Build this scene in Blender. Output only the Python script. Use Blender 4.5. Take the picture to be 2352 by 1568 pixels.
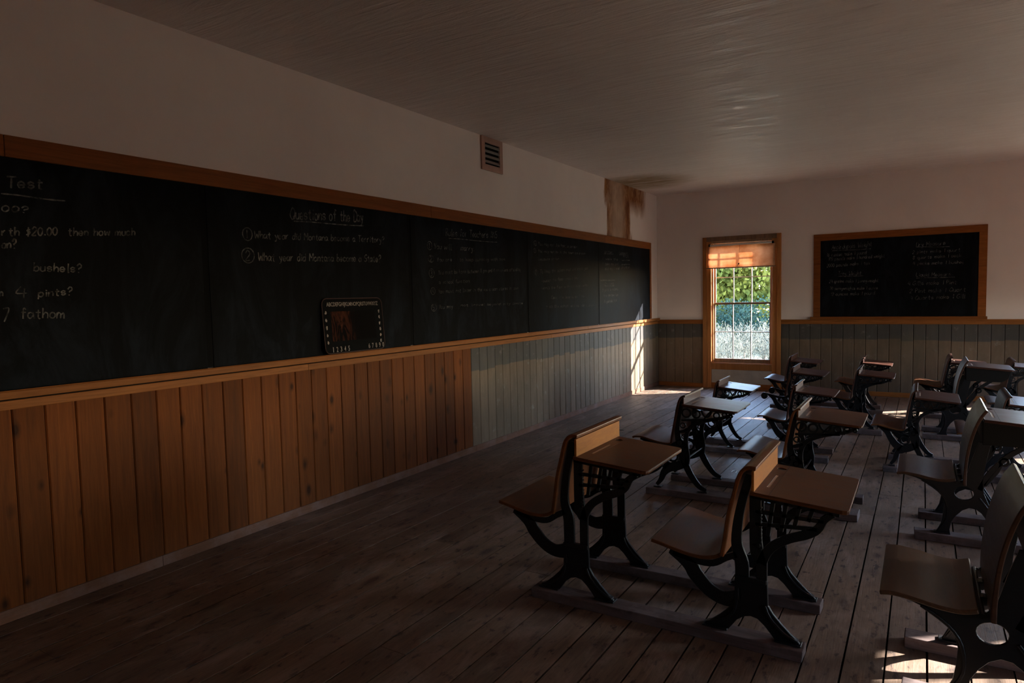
import bpy, bmesh, math, random
from mathutils import Vector, Matrix
for o in list(bpy.data.objects): bpy.data.objects.remove(o)
sc = bpy.context.scene
COL = sc.collection
random.seed(7)

# ---------------------------------------------------------------- camera
F_PX, YAW, PITCH, ROLL = 1537.5, -0.5507, -0.0656, -0.0219
fw = Vector((math.sin(YAW)*math.cos(PITCH), math.cos(YAW)*math.cos(PITCH), math.sin(PITCH)))
rt = Vector((math.cos(YAW), -math.sin(YAW), 0)); up = rt.cross(fw)
r2 = math.cos(ROLL)*rt + math.sin(ROLL)*up; u2 = -math.sin(ROLL)*rt + math.cos(ROLL)*up
cd = bpy.data.cameras.new('camera'); cam = bpy.data.objects.new('camera', cd); COL.objects.link(cam)
cd.sensor_fit = 'HORIZONTAL'; cd.sensor_width = 36; cd.lens = F_PX*36/2352; cd.clip_start = .05; cd.clip_end = 500
cam.matrix_world = Matrix(((r2.x, u2.x, -fw.x, 3.9782), (r2.y, u2.y, -fw.y, -11.3875), (r2.z, u2.z, -fw.z, 1.6), (0, 0, 0, 1)))
sc.camera = cam

# ---------------------------------------------------------------- sky, sun, exposure
SKY_STRENGTH, SUN_ENERGY, EXPOSURE = 2.1, 25.0, 1.13
world = bpy.data.worlds.new('world'); sc.world = world; world.use_nodes = True
wn = world.node_tree; bgn = wn.nodes['Background']
sky = wn.nodes.new('ShaderNodeTexSky'); sky.sky_type = 'NISHITA'; sky.sun_disc = False
sky.sun_elevation = math.radians(25.3); sky.sun_rotation = math.radians(52); sky.altitude = 1500
wn.links.new(sky.outputs[0], bgn.inputs[0]); bgn.inputs[1].default_value = SKY_STRENGTH
sl = bpy.data.lights.new('sun', 'SUN'); sl.energy = SUN_ENERGY; sl.angle = math.radians(.6); sl.color = (1, .95, .88)
so = bpy.data.objects.new('sun', sl); COL.objects.link(so)
so.rotation_euler = Vector((-1, -.78, -.6)).to_track_quat('-Z', 'Y').to_euler(); so.location = (9, 6, 7)
vs = sc.view_settings
sc.display_settings.display_device = 'sRGB'
vs.view_transform = 'Standard'; vs.look = 'None'; vs.gamma = 1; vs.use_curve_mapping = False; vs.exposure = EXPOSURE
cy = sc.cycles
cy.use_denoising = True
cy.max_bounces = 10; cy.diffuse_bounces = 7; cy.glossy_bounces = 4; cy.transparent_max_bounces = 12
cy.sample_clamp_indirect = 6; cy.caustics_reflective = False; cy.caustics_refractive = False

# ---------------------------------------------------------------- helpers
class MB:
    """collects shapes in one bmesh; build() links them as ONE mesh object"""
    def __init__(s):
        s.bm = bmesh.new(); s.rl = s.bm.loops.layers.float_color.new('rnd')
    def _paint(s, faces, r):
        if r is None: r = random.random()
        for f in faces:
            for l in f.loops: l[s.rl] = (r, r, r, 1)
    def faces(s, vs_, fs, r=None):
        v = [s.bm.verts.new(p) for p in vs_]
        ff = []
        for f in fs:
            try: ff.append(s.bm.faces.new([v[i] for i in f]))
            except ValueError: pass
        s._paint(ff, r); return v, ff
    def box(s, x0, y0, z0, x1, y1, z1, r=None):
        P = [(x, y, z) for x in (x0, x1) for y in (y0, y1) for z in (z0, z1)]
        return s.faces(P, [(0, 1, 3, 2), (4, 6, 7, 5), (0, 4, 5, 1), (2, 3, 7, 6), (0, 2, 6, 4), (1, 5, 7, 3)], r)
    def prism(s, poly, a0, a1, plane='xz', r=None):
        """closed outline in a plane, given depth along the third axis"""
        m = {'xz': lambda p, q, a: (p, a, q), 'xy': lambda p, q, a: (p, q, a), 'yz': lambda p, q, a: (a, p, q)}[plane]
        n = len(poly)
        P = [m(p, q, a0) for p, q in poly] + [m(p, q, a1) for p, q in poly]
        fs = [tuple(range(n)), tuple(range(2*n-1, n-1, -1))] + [(i, i+n, (i+1) % n+n, (i+1) % n) for i in range(n)]
        return s.faces(P, fs, r)
    def plate(s, outer, holes, a0, a1, plane='xz', r=None):
        """outline with holes, extruded"""
        m = {'xz': lambda p, q, a: (p, a, q), 'xy': lambda p, q, a: (p, q, a)}[plane]
        b = bmesh.new(); es = []
        for lp in [outer] + holes:
            v = [b.verts.new(m(p, q, 0)) for p, q in lp]
            es += [b.edges.new((v[i], v[(i+1) % len(v)])) for i in range(len(v))]
        bmesh.ops.triangle_fill(b, use_beauty=True, use_dissolve=False, edges=es)
        b.verts.index_update()
        ax = 1 if plane == 'xz' else 2
        n = len(b.verts); P = []
        for a in (a0, a1):
            for v in b.verts:
                c = list(v.co); c[ax] = a; P.append(tuple(c))
        fs = []
        for f in b.faces:
            ix = [v.index for v in f.verts]; fs.append(tuple(ix)); fs.append(tuple(i+n for i in reversed(ix)))
        for e in b.edges:
            if len(e.link_faces) == 1:
                i, j = e.verts[0].index, e.verts[1].index; fs.append((i, j, j+n, i+n))
        b.free()
        return s.faces(P, fs, r)
    def stroke(s, pts, w, y0, y1, n=4, closed=False, r=None):
        """curved bar of width w (number or list) drawn in the x-z plane, from y0 to y1"""
        pts = [Vector((p[0], p[1])) for p in pts]
        ws = w if isinstance(w, (list, tuple)) else [w]*len(pts)
        P, W = smooth(pts, ws, n, closed)
        L = []; R = []
        k = len(P)
        for i in range(k):
            a = P[(i-1) % k] if closed or i > 0 else P[i]; b = P[(i+1) % k] if closed or i < k-1 else P[i]
            t = (b-a); t = t.normalized() if t.length > 1e-9 else Vector((1, 0)); nn = Vector((-t.y, t.x))*W[i]/2
            L.append(P[i]+nn); R.append(P[i]-nn)
        V = [(q.x, y0, q.y) for q in L] + [(q.x, y0, q.y) for q in R] + [(q.x, y1, q.y) for q in L] + [(q.x, y1, q.y) for q in R]
        fs = []
        m = k if closed else k-1
        for i in range(m):
            j = (i+1) % k
            fs += [(i, k+i, k+j, j), (2*k+i, 2*k+j, 3*k+j, 3*k+i), (i, j, 2*k+j, 2*k+i), (k+i, 3*k+i, 3*k+j, k+j)]
        if not closed: fs += [(0, 2*k, 3*k, k), (k-1, 2*k-1, 4*k-1, 3*k-1)]
        return s.faces(V, fs, r)
    def ring(s, cx, cz, rad, w, y0, y1, n=12):
        s.stroke([(cx+rad*math.cos(2*math.pi*i/n), cz+rad*math.sin(2*math.pi*i/n)) for i in range(n)], w, y0, y1, 1, True)
    def cyl(s, p0, p1, rad, n=12, r=None, rad1=None):
        p0 = Vector(p0); p1 = Vector(p1); d = (p1-p0).normalized()
        a = d.orthogonal().normalized(); b = d.cross(a)
        V = []
        for p, q in ((p0, rad), (p1, rad if rad1 is None else rad1)):
            V += [tuple(p+(a*math.cos(2*math.pi*i/n)+b*math.sin(2*math.pi*i/n))*q) for i in range(n)]
        return s.faces(V, [tuple(range(n)), tuple(range(2*n-1, n-1, -1))]+[(i, i+n, (i+1) % n+n, (i+1) % n) for i in range(n)], r)
    def build(s, name, mat, parent=None, bevel=0, seg=2, fix=True, smooth_=False):
        me = bpy.data.meshes.new(name)
        if fix: bmesh.ops.recalc_face_normals(s.bm, faces=s.bm.faces)
        s.bm.to_mesh(me); s.bm.free()
        o = bpy.data.objects.new(name, me); COL.objects.link(o); me.materials.append(mat)
        if smooth_:
            for f in me.polygons: f.use_smooth = True
        if parent: o.parent = parent
        if bevel:
            m = o.modifiers.new('bevel', 'BEVEL'); m.width = bevel; m.segments = seg; m.limit_method = 'ANGLE'; m.angle_limit = math.radians(50)
        return o

def smooth(P, W, n, closed=False):
    if n <= 1: return P, list(W)
    out = []; wo = []; k = len(P)
    m = k if closed else k-1
    for i in range(m):
        p0 = P[(i-1) % k] if closed or i > 0 else P[i]; p1 = P[i]; p2 = P[(i+1) % k]
        p3 = P[(i+2) % k] if closed or i+2 < k else P[(i+1) % k]
        w1 = W[i]; w2 = W[(i+1) % k]
        for j in range(n):
            t = j/n
            out.append(.5*((2*p1)+(p2-p0)*t+(2*p0-5*p1+4*p2-p3)*t*t+(3*p1-p0-3*p2+p3)*t**3)); wo.append(w1+(w2-w1)*t)
    if not closed: out.append(P[-1]); wo.append(W[-1])
    return out, wo

def tag(o, label=None, cat=None, group=None, kind=None):
    if label: o['label'] = label
    if cat: o['category'] = cat
    if group: o['group'] = group
    if kind: o['kind'] = kind
    return o
def empty(name, loc, rz=0):
    o = bpy.data.objects.new(name, None); COL.objects.link(o); o.location = loc; o.rotation_euler = (0, 0, rz); o.empty_display_size = .2
    return o
def struct(o, label=None): return tag(o, label, kind='structure')
def copy_tree(o, parent=None):
    c = o.copy(); COL.objects.link(c); c.parent = parent
    for ch in list(o.children): copy_tree(ch, c)
    return c

# ---------------------------------------------------------------- materials
class NT:
    def __init__(s, name):
        s.m = bpy.data.materials.new(name); s.m.use_nodes = True; s.t = s.m.node_tree; s.N = s.t.nodes
        s.b = s.N['Principled BSDF']; s.out = s.N['Material Output']
    def n(s, typ, **kw):
        x = s.N.new(typ)
        for k, v in kw.items():
            if k.startswith('i_'):
                k = k[2:]; k = int(k) if k.isdigit() else k
                if hasattr(v, 'is_linked') or isinstance(v, bpy.types.NodeSocket): s.t.links.new(v, x.inputs[k])
                else: x.inputs[k].default_value = v
            else: setattr(x, k, v)
        return x
    def math(s, op, a, b=None, c=None, clamp=False):
        x = s.n('ShaderNodeMath', operation=op, use_clamp=clamp)
        for i, v in enumerate((a, b, c)):
            if v is None: continue
            if isinstance(v, bpy.types.NodeSocket): s.t.links.new(v, x.inputs[i])
            else: x.inputs[i].default_value = v
        return x.outputs[0]
    def mix(s, fac, a, b, mode='MIX'):
        x = s.N.new('ShaderNodeMix'); x.data_type = 'RGBA'; x.blend_type = mode
        for k, v in ((0, fac), (6, a), (7, b)):
            if isinstance(v, bpy.types.NodeSocket): s.t.links.new(v, x.inputs[k])
            else: x.inputs[k].default_value = v if k == 0 else (*v[:3], 1)
        return x.outputs[2]
    def ramp(s, fac, stops):
        x = s.n('ShaderNodeValToRGB'); s.t.links.new(fac, x.inputs[0]); e = x.color_ramp.elements
        while len(e) < len(stops): e.new(.5)
        for k, (p, c) in enumerate(stops):
            e[k].position = p; e[k].color = (*c, 1) if isinstance(c, tuple) else (c, c, c, 1)
        return x.outputs[0]
    def coord(s, scale=(1, 1, 1), rnd=True):
        c = s.n('ShaderNodeTexCoord').outputs['Object']
        if rnd:
            oi = s.n('ShaderNodeObjectInfo').outputs['Random']
            v = s.n('ShaderNodeVectorMath', operation='SCALE'); v.inputs[0].default_value = (13, 7, 5); s.t.links.new(oi, v.inputs['Scale'])
            a = s.n('ShaderNodeVectorMath', operation='ADD'); s.t.links.new(c, a.inputs[0]); s.t.links.new(v.outputs[0], a.inputs[1]); c = a.outputs[0]
        m = s.n('ShaderNodeMapping'); s.t.links.new(c, m.inputs[0]); m.inputs['Scale'].default_value = scale
        return m.outputs[0]
    def noise(s, vec, scale=5, detail=4, rough=.55, dist=0):
        x = s.n('ShaderNodeTexNoise'); s.t.links.new(vec, x.inputs['Vector'])
        x.inputs['Scale'].default_value = scale; x.inputs['Detail'].default_value = detail; x.inputs['Roughness'].default_value = rough; x.inputs['Distortion'].default_value = dist
        return x.outputs[0]
    def attr(s, name='rnd'):
        x = s.n('ShaderNodeAttribute'); x.attribute_name = name; return x.outputs['Fac']
    def bump(s, h, strength=.3, dist=.01):
        x = s.n('ShaderNodeBump'); s.t.links.new(h, x.inputs['Height']); x.inputs['Strength'].default_value = strength; x.inputs['Distance'].default_value = dist
        s.t.links.new(x.outputs[0], s.b.inputs['Normal'])
    def col(s, c):
        if isinstance(c, bpy.types.NodeSocket): s.t.links.new(c, s.b.inputs['Base Color'])
        else: s.b.inputs['Base Color'].default_value = (*c, 1)
    def rough(s, r, spec=.4):
        if isinstance(r, bpy.types.NodeSocket): s.t.links.new(r, s.b.inputs['Roughness'])
        else: s.b.inputs['Roughness'].default_value = r
        s.b.inputs['Specular IOR Level'].default_value = spec
    def xyz(s):
        c = s.n('ShaderNodeTexCoord').outputs['Object']; x = s.n('ShaderNodeSeparateXYZ'); s.t.links.new(c, x.inputs[0]); return x.outputs

def wood(name, dark, light, stretch, rough=.5, spec=.35, knots=None, tint=.35, rnd=True, worn=None, bump=.15, uneven=0.):
    """long-grain wood; stretch = mapping scale (small along the grain)"""
    t = NT(name)
    v = t.coord(stretch, rnd)
    a = t.attr()
    sh = t.n('ShaderNodeVectorMath', operation='ADD'); t.t.links.new(v, sh.inputs[0])
    cmb = t.n('ShaderNodeCombineXYZ'); k = t.math('MULTIPLY', a, 37.0)
    for i in range(3): t.t.links.new(k, cmb.inputs[i])
    t.t.links.new(cmb.outputs[0], sh.inputs[1]); v = sh.outputs[0]
    n1 = t.noise(v, 3, 5, .6, 1.2); n2 = t.noise(v, 14, 3, .6, .4)
    f = t.math('ADD', t.math('MULTIPLY', n1, .7), t.math('MULTIPLY', n2, .3))
    c = t.ramp(f, [(.3, dark), (.68, light)])
    tt = t.math('ADD', t.math('MULTIPLY', a, tint), 1-tint/2)
    g = t.n('ShaderNodeCombineColor'); [t.t.links.new(tt, g.inputs[i]) for i in range(3)]
    c = t.mix(1, c, g.outputs[0], 'MULTIPLY')
    if uneven:
        big = t.noise(t.coord((1, 1, 1), rnd), 2.2, 3, .6)
        c = t.mix(t.math('MULTIPLY', t.ramp(big, [(.35, 0.), (.7, 1.)]), uneven), c, tuple(x*.45 for x in dark))
    if knots:
        vk = t.coord(knots[0], rnd)
        sh2 = t.n('ShaderNodeVectorMath', operation='ADD'); t.t.links.new(vk, sh2.inputs[0]); t.t.links.new(cmb.outputs[0], sh2.inputs[1])
        vo = t.n('ShaderNodeTexVoronoi'); t.t.links.new(sh2.outputs[0], vo.inputs['Vector']); vo.inputs['Scale'].default_value = 1
        size = t.math('MULTIPLY', t.noise(sh2.outputs[0], .7, 1), knots[1])
        kf = t.ramp(t.math('DIVIDE', vo.outputs['Distance'], size), [(.35, 1.), (.55, .55), (1, 0.)])
        c = t.mix(t.math('MULTIPLY', kf, .85), c, tuple(x*.18 for x in dark))
    if worn: c = t.mix(t.ramp(t.noise(t.coord((1, 1, 1), rnd), 5, 6, .7), [(.45, 0.), (.62, .8)]), c, worn)
    t.col(c); t.rough(t.math('ADD', t.math('MULTIPLY', n1, .25), rough-.12), spec)
    t.bump(f, bump, .004)
    return t.m

M = {}
def plain(name, c, rough=.6, spec=.3, metal=0, var=.15, sc_=12):
    t = NT(name); n = t.noise(t.coord(), sc_, 4, .6)
    t.col(t.mix(n, tuple(x*(1-var) for x in c), tuple(min(1, x*(1+var)) for x in c))); t.rough(rough, spec); t.b.inputs['Metallic'].default_value = metal
    return t.m

M['pine'] = wood('pine_boards', (.082, .0215, .0036), (.162, .047, .0095), (9, 9, .5), .66, .12, ((6.6, 6.6, 3.6), .40), .5, False)
M['trim'] = wood('varnished_pine_trim', (.17, .056, .012), (.31, .115, .03), (.8, .5, 9), .6, .14, ((1.4, 1.4, 9), .10), .35, False)
M['trim_v'] = wood('varnished_pine_casing', (.25, .095, .025), (.45, .19, .058), (9, 9, .5), .5, .3, None, .3, False)
M['base'] = wood('worn_baseboard', (.09, .040, .022), (.17, .078, .045), (.8, .5, 9), .7, .2, None, .3, False, worn=(.17, .10, .08))
M['frame_wood'] = wood('chalkboard_frame_wood', (.15, .043, .008), (.27, .09, .021), (.8, .45, 9), .6, .14, ((1.2, 1.2, 9), .1), .4, False)
M['desk_wood'] = wood('desk_wood', (.060, .021, .008), (.132, .047, .017), (1.6, 9, 9), .42, .15, None, .3, True, uneven=.35, bump=.08)
M['desk_red'] = wood('dark_red_desk_wood', (.040, .013, .008), (.10, .034, .02), (1.6, 9, 9), .34, .38, None, .3, True, uneven=.5, bump=.08)
M['seat_wood'] = wood('seat_wood', (.066, .023, .008), (.142, .051, .019), (9, 1.5, 9), .37, .25, None, .3, True, uneven=.45, bump=.05)
M['back_wood'] = wood('backrest_wood', (.095, .030, .008), (.19, .066, .02), (9, 1.2, 9), .42, .3, None, .3, True, uneven=.3, bump=.08)
M['panel_wood'] = wood('golden_panel_wood', (.25, .085, .014), (.40, .155, .030), (9, 1.5, 9), .55, .15, None, .2, True, bump=.08)
M['seat_dark'] = wood('dark_seat_wood', (.038, .017, .009), (.085, .04, .02), (9, 1.5, 9), .4, .35, None, .3, True, uneven=.45, bump=.08)
M['back_dark'] = wood('dark_backrest_wood', (.035, .013, .008), (.075, .03, .016), (9, 1.2, 9), .42, .35, None, .3, True, uneven=.3, bump=.08)
M['groove'] = plain('pale_groove_wood', (.42, .29, .19), .7, .2)  # groove floor set paler than the lid around it
M['runner'] = wood('grey_runner_plank', (.055, .038, .036), (.13, .093, .086), (.7, 9, 9), .75, .15, None, .3, True, worn=(.17, .13, .125))
M['iron'] = plain('black_cast_iron', (.0055, .006, .0075), .42, .32, 0, .4, 30)
M['ink'] = plain('inkwell_black', (.006, .006, .006), .5, .2)
M['sash'] = wood('weathered_sash_wood', (.14, .085, .055), (.30, .19, .12), (9, 9, .6), .6, .25, None, .2, False)
M['muntin'] = plain('pale_painted_muntin', (.62, .60, .58), .6, .3)
M['panel_paint'] = plain('grey_painted_panel', (.42, .39, .34), .75, .2, 0, .3, 7)
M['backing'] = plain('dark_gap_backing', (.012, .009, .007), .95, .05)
M['brown_metal'] = plain('painted_vent_frame', (.40, .24, .20), .6, .3)
M['vent_slat'] = plain('grey_vent_slat', (.22, .2, .19), .6, .3)
M['dark'] = plain('vent_dark', (.01, .01, .01), .9, .1)
M['exterior'] = plain('exterior_boards', (.35, .28, .22), .8, .1)

# plaster with the rusty leak stain of the far left corner
def plaster(name, kind):
    t = NT(name); X, Y, Z = t.xyz()
    v = t.coord((1, 1, 1), False)
    base = t.ramp(t.noise(v, 1.1, 5, .6), [(.3, (.70, .625, .62)), (.7, (.78, .71, .70))])
    fine = t.noise(v, 60, 3, .6)
    if kind == 'wall_left':
        # streaks run down: noise stretched in z
        st = t.noise(t.coord((1, 5.5, .7), False), 1.6, 6, .65, .5)
        def band(s, lo, hi, soft):
            a = t.math('DIVIDE', t.math('SUBTRACT', s, lo), soft, clamp=True); b = t.math('DIVIDE', t.math('SUBTRACT', hi, s), soft, clamp=True)
            return t.math('MULTIPLY', a, b)
        edge = t.math('ADD', Y, t.math('MULTIPLY', t.math('SUBTRACT', st, .5), .5))
        m1 = band(edge, -2.24, -1.2, .08)                       # wide stained part reaching the frame
        m2 = t.math('MULTIPLY', band(edge, -1.45, -.5, .2), t.math('DIVIDE', t.math('SUBTRACT', Z, t.math('ADD', 2.72, t.math('MULTIPLY', st, .25))), .25, clamp=True))
        m = t.math('MAXIMUM', m1, m2)
        st2 = t.noise(t.coord((1, 2.4, 1.5), False), 2.6, 7, .7, .6)
        side = t.ramp(t.math('ABSOLUTE', t.math('ADD', edge, 1.75)), [(.14, .42), (.38, 1.)])
        g2 = t.math('MULTIPLY', t.math('MULTIPLY', m, side), t.ramp(t.math('ADD', t.math('MULTIPLY', st, .6), t.math('MULTIPLY', st2, .4)), [(.32, .25), (.50, 1.)]))
        base = t.mix(t.math('MULTIPLY', m, .75), base, (.50, .34, .23))
        base = t.mix(t.math('MULTIPLY', g2, 1.0, clamp=True), base, t.mix(t.ramp(st2, [(.4, 0.), (.6, 1.)]), (.34, .155, .06), (.17, .055, .018)))
        t.bump(fine, .12, .004)
    elif kind == 'ceiling':
        st = t.noise(t.coord((1.2, 6, 1), False), 1.2, 6, .65, .6)
        dx = t.math('DIVIDE', t.math('SUBTRACT', X, .35), .75); dy = t.math('DIVIDE', t.math('ADD', Y, 1.5), .75)
        d = t.math('ADD', t.math('ADD', t.math('MULTIPLY', dx, dx), t.math('MULTIPLY', dy, dy)), t.math('MULTIPLY', t.math('SUBTRACT', st, .5), 2.2))
        m = t.ramp(d, [(.3, 1.), (1., 0.)])
        base = t.mix(t.math('MULTIPLY', t.math('MULTIPLY', m, t.ramp(st, [(.38, .4), (.56, 1.)])), 1.0), base, (.25, .16, .065))
        trow = t.noise(t.coord((1.1, 9, 1), False), 1.6, 5, .6, .8)
        h = t.math('ADD', t.math('MULTIPLY', trow, 1.0), t.math('MULTIPLY', fine, .12))
        t.bump(h, .8, .02); trf = t.ramp(trow, [(.42, .62), (.62, .32)])
    else:
        t.bump(fine, .12, .004)
    t.col(base); t.rough(trf if kind == 'ceiling' else .8, .45 if kind == 'ceiling' else .2)
    return t.m
M['wall_left'] = plaster('plaster_left', 'wall_left'); M['ceiling'] = plaster('plaster_ceiling', 'ceiling'); M['wall'] = plaster('plaster_wall', 'plain')

# grey painted wainscot: darker band at the top, worn tan below
def painted():
    t = NT('grey_painted_wainscot'); X, Y, Z = t.xyz(); a = t.attr()
    n = t.noise(t.coord((1, 1, 1), False), 2.2, 6, .65, .6); n2 = t.noise(t.coord((6, 6, 1.2), False), 3, 5, .6)
    low = t.mix(n2, (.098, .070, .048), (.195, .137, .092)); hi = t.mix(n2, (.054, .049, .046), (.085, .077, .071))
    zz = t.math('ADD', Z, t.math('MULTIPLY', t.math('SUBTRACT', a, .5), .035))
    c = t.mix(t.math('DIVIDE', t.math('SUBTRACT', zz, .845), .012, clamp=True), low, hi)
    c = t.mix(t.ramp(n, [(.5, 0.), (.72, .55)]), c, (.085, .075, .052))
    c = t.mix(t.ramp(t.noise(t.coord((1, 1, 1), False), 9, 6, .7), [(.6, 0.), (.75, .5)]), c, (.28, .26, .23))
    tt = t.math('ADD', t.math('MULTIPLY', a, .25), .87); g = t.n('ShaderNodeCombineColor'); [t.t.links.new(tt, g.inputs[i]) for i in range(3)]
    t.col(t.mix(1, c, g.outputs[0], 'MULTIPLY')); t.rough(.65, .12); t.bump(n2, .15, .004); return t.m
M['painted'] = painted()

def floor_mat():
    t = NT('worn_floor_boards'); a = t.attr(); X, Y, Z = t.xyz()
    v = t.coord((9, .55, 1), False)
    sh = t.n('ShaderNodeVectorMath', operation='ADD'); t.t.links.new(v, sh.inputs[0]); cmb = t.n('ShaderNodeCombineXYZ')
    k = t.math('MULTIPLY', a, 31.0); [t.t.links.new(k, cmb.inputs[i]) for i in range(3)]; t.t.links.new(cmb.outputs[0], sh.inputs[1]); v = sh.outputs[0]
    n1 = t.noise(v, 3, 5, .6, 1.5); n2 = t.noise(v, 18, 3, .6, .4)
    f = t.math('ADD', t.math('MULTIPLY', n1, .6), t.math('MULTIPLY', n2, .4))
    c = t.ramp(f, [(.28, (.105, .066, .042)), (.7, (.23, .153, .105))])
    tt = t.math('ADD', t.math('MULTIPLY', a, .38), .81); g = t.n('ShaderNodeCombineColor'); [t.t.links.new(tt, g.inputs[i]) for i in range(3)]
    c = t.mix(1, c, g.outputs[0], 'MULTIPLY')
    vk = t.coord((6.4, 2.6, 1), False); vo = t.n('ShaderNodeTexVoronoi'); t.t.links.new(vk, vo.inputs['Vector']); vo.inputs['Scale'].default_value = 1
    kf = t.ramp(t.math('DIVIDE', vo.outputs['Distance'], t.math('MULTIPLY', t.noise(vk, .6, 1), .5)), [(.3, 1.), (.55, .45), (1, 0.)])
    c = t.mix(t.math('MULTIPLY', kf, .8), c, (.035, .021, .018))
    sp = t.noise(t.coord((1, .45, 1), False), 24, 4, .6); c = t.mix(t.ramp(sp, [(.57, 0.), (.66, .85)]), c, (.028, .018, .016))
    wr = t.noise(t.coord((1.3, .5, 1), False), 3.4, 7, .72, .5); c = t.mix(t.ramp(wr, [(.5, 0.), (.68, .7)]), c, (.33, .245, .20)); c = t.mix(t.ramp(wr, [(.3, .6), (.44, 0.)]), c, (.085, .05, .033))
    big = t.noise(t.coord((1, 1, 1), False), .8, 4, .6); c = t.mix(t.ramp(big, [(.4, 0.), (.7, .35)]), c, (.11, .08, .07))
    t.col(c); t.rough(t.math('ADD', t.math('MULTIPLY', n1, .3), .42), .28); t.bump(f, .4, .006); return t.m
M['floor'] = floor_mat()

def slate_mat():
    t = NT('dusted_slate_with_sheen'); v = t.coord((1, 1, 1), False)
    n = t.noise(t.coord((1, 1, .35), False), 3.5, 7, .7, .8); n2 = t.noise(v, .9, 4, .6)
    c = t.mix(t.ramp(n, [(.45, 0.), (.75, 1.)]), (.005, .0053, .0065), (.017, .021, .029))  # smudge colour: chalk dust plus a painted bluish reflection of window light
    c = t.mix(t.ramp(n2, [(.45, 0.), (.7, .6)]), c, (.0035, .0035, .004))
    t.col(c); t.rough(t.math('ADD', t.math('MULTIPLY', n, .2), .55), .03); return t.m
M['slate'] = slate_mat()
def chalk_mat(name, c0, c1):
    t = NT(name); n = t.noise(t.coord((1, 1, 1), False), 26, 5, .7); n2 = t.noise(t.coord((1, 1, 1), False), 5, 3, .6)
    f = t.math('MULTIPLY', t.ramp(n, [(.38, 0.), (.62, 1.)]), t.ramp(n2, [(.35, .45), (.6, 1.)]))
    t.col(t.mix(f, c0, c1)); t.rough(.9, .1); return t.m
M['chalk'] = chalk_mat('white_chalk', (.02, .02, .02), (.22, .215, .21)); M['chalk_faint'] = chalk_mat('rubbed_chalk', (.009, .009, .010), (.13, .127, .125))
M['flat_black'] = plain('flat_black_board', (.004, .004, .0045), .8, .06)
M['letter'] = plain('cream_lettering', (.26, .22, .20), .7, .2)

def glass_mat():
    t = NT('old_window_glass'); t.N.remove(t.b)
    tr = t.n('ShaderNodeBsdfTransparent'); gl = t.n('ShaderNodeBsdfGlossy'); gl.inputs['Roughness'].default_value = .02
    ge = t.n('ShaderNodeNewGeometry'); dt = t.n('ShaderNodeVectorMath', operation='DOT_PRODUCT')
    t.t.links.new(ge.outputs['Incoming'], dt.inputs[0]); t.t.links.new(ge.outputs['Normal'], dt.inputs[1])
    fr = t.math('ADD', t.math('MULTIPLY', t.math('POWER', t.math('SUBTRACT', 1.0, t.math('ABSOLUTE', dt.outputs['Value'])), 5.0), .9), .04)
    mx = t.n('ShaderNodeMixShader'); t.t.links.new(fr, mx.inputs[0]); t.t.links.new(tr.outputs[0], mx.inputs[1]); t.t.links.new(gl.outputs[0], mx.inputs[2])
    t.t.links.new(mx.outputs[0], t.out.inputs[0]); return t.m
M['glass'] = glass_mat()
def translucent(name, c0, c1, scale, fac=.5):
    t = NT(name); t.N.remove(t.b)
    n = t.noise(t.coord(), scale, 5, .65); c = t.mix(t.ramp(n, [(.35, 0.), (.65, 1.)]), c0, c1)
    d = t.n('ShaderNodeBsdfDiffuse'); s_ = t.n('ShaderNodeBsdfTranslucent'); mx = t.n('ShaderNodeMixShader'); mx.inputs[0].default_value = fac
    t.t.links.new(c, d.inputs[0]); t.t.links.new(c, s_.inputs[0]); t.t.links.new(d.outputs[0], mx.inputs[1]); t.t.links.new(s_.outputs[0], mx.inputs[2]); t.t.links.new(mx.outputs[0], t.out.inputs[0]); return t.m
M['shade'] = translucent('aged_orange_shade_fabric', (.50, .26, .14), (.68, .44, .30), 4, .55)
M['sage'] = translucent('sagebrush_leaves', (.045, .05, .04), (.19, .185, .15), 8, .3)
M['darkbush'] = translucent('dark_green_leaves', (.012, .03, .028), (.04, .075, .06), 2, .3)
M['tree'] = translucent('yellow_green_leaves', (.13, .15, .035), (.42, .34, .06), .7, .55)
M['tree2'] = translucent('green_leaves', (.09, .13, .04), (.32, .31, .07), .7, .55)
M['bark'] = plain('grey_bark', (.14, .12, .10), .9, .1)
M['ground'] = plain('dry_grass_ground', (.26, .24, .15), .95, .05, 0, .3, 3)

# ================================================================ THE ROOM
RX, BY, H = 7.25, -13.2, 3.306          # left wall x=0, far wall y=0
T = .16
def rows(a, b, w, off):                 # board edges
    e = []; x = off - math.ceil((off-a)/w)*w
    while x < b:
        lo, hi = max(a, x), min(b, x+w)
        if hi-lo > .01: e.append((lo, hi))
        x += w
    return e
mb = MB()
for lo, hi in rows(0, RX, .1545, 3.555):
    y = BY - random.random()*3
    while y < 0:
        L = random.choice((2.4, 3.1, 3.7, 4.3, 4.9))
        a, b = max(BY, y), min(0, y+L)
        if b-a > .02:
            g = .0026 + random.random()*.0028; dz = random.random()*.0015
            mb.box(lo+g, a+.0012, -.03, hi-g, b-.0012, -dz)
        y += L
fl = struct(mb.build('floor', M['floor']))
mb = MB(); mb.box(-.3, BY-.3, -.10, RX+.3, .3, -.02); mb.build('subfloor', M['backing'], fl)
mb = MB(); mb.box(-.3, BY-.3, H, RX+.3, .3, H+.12); struct(mb.build('ceiling', M['ceiling']))

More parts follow.
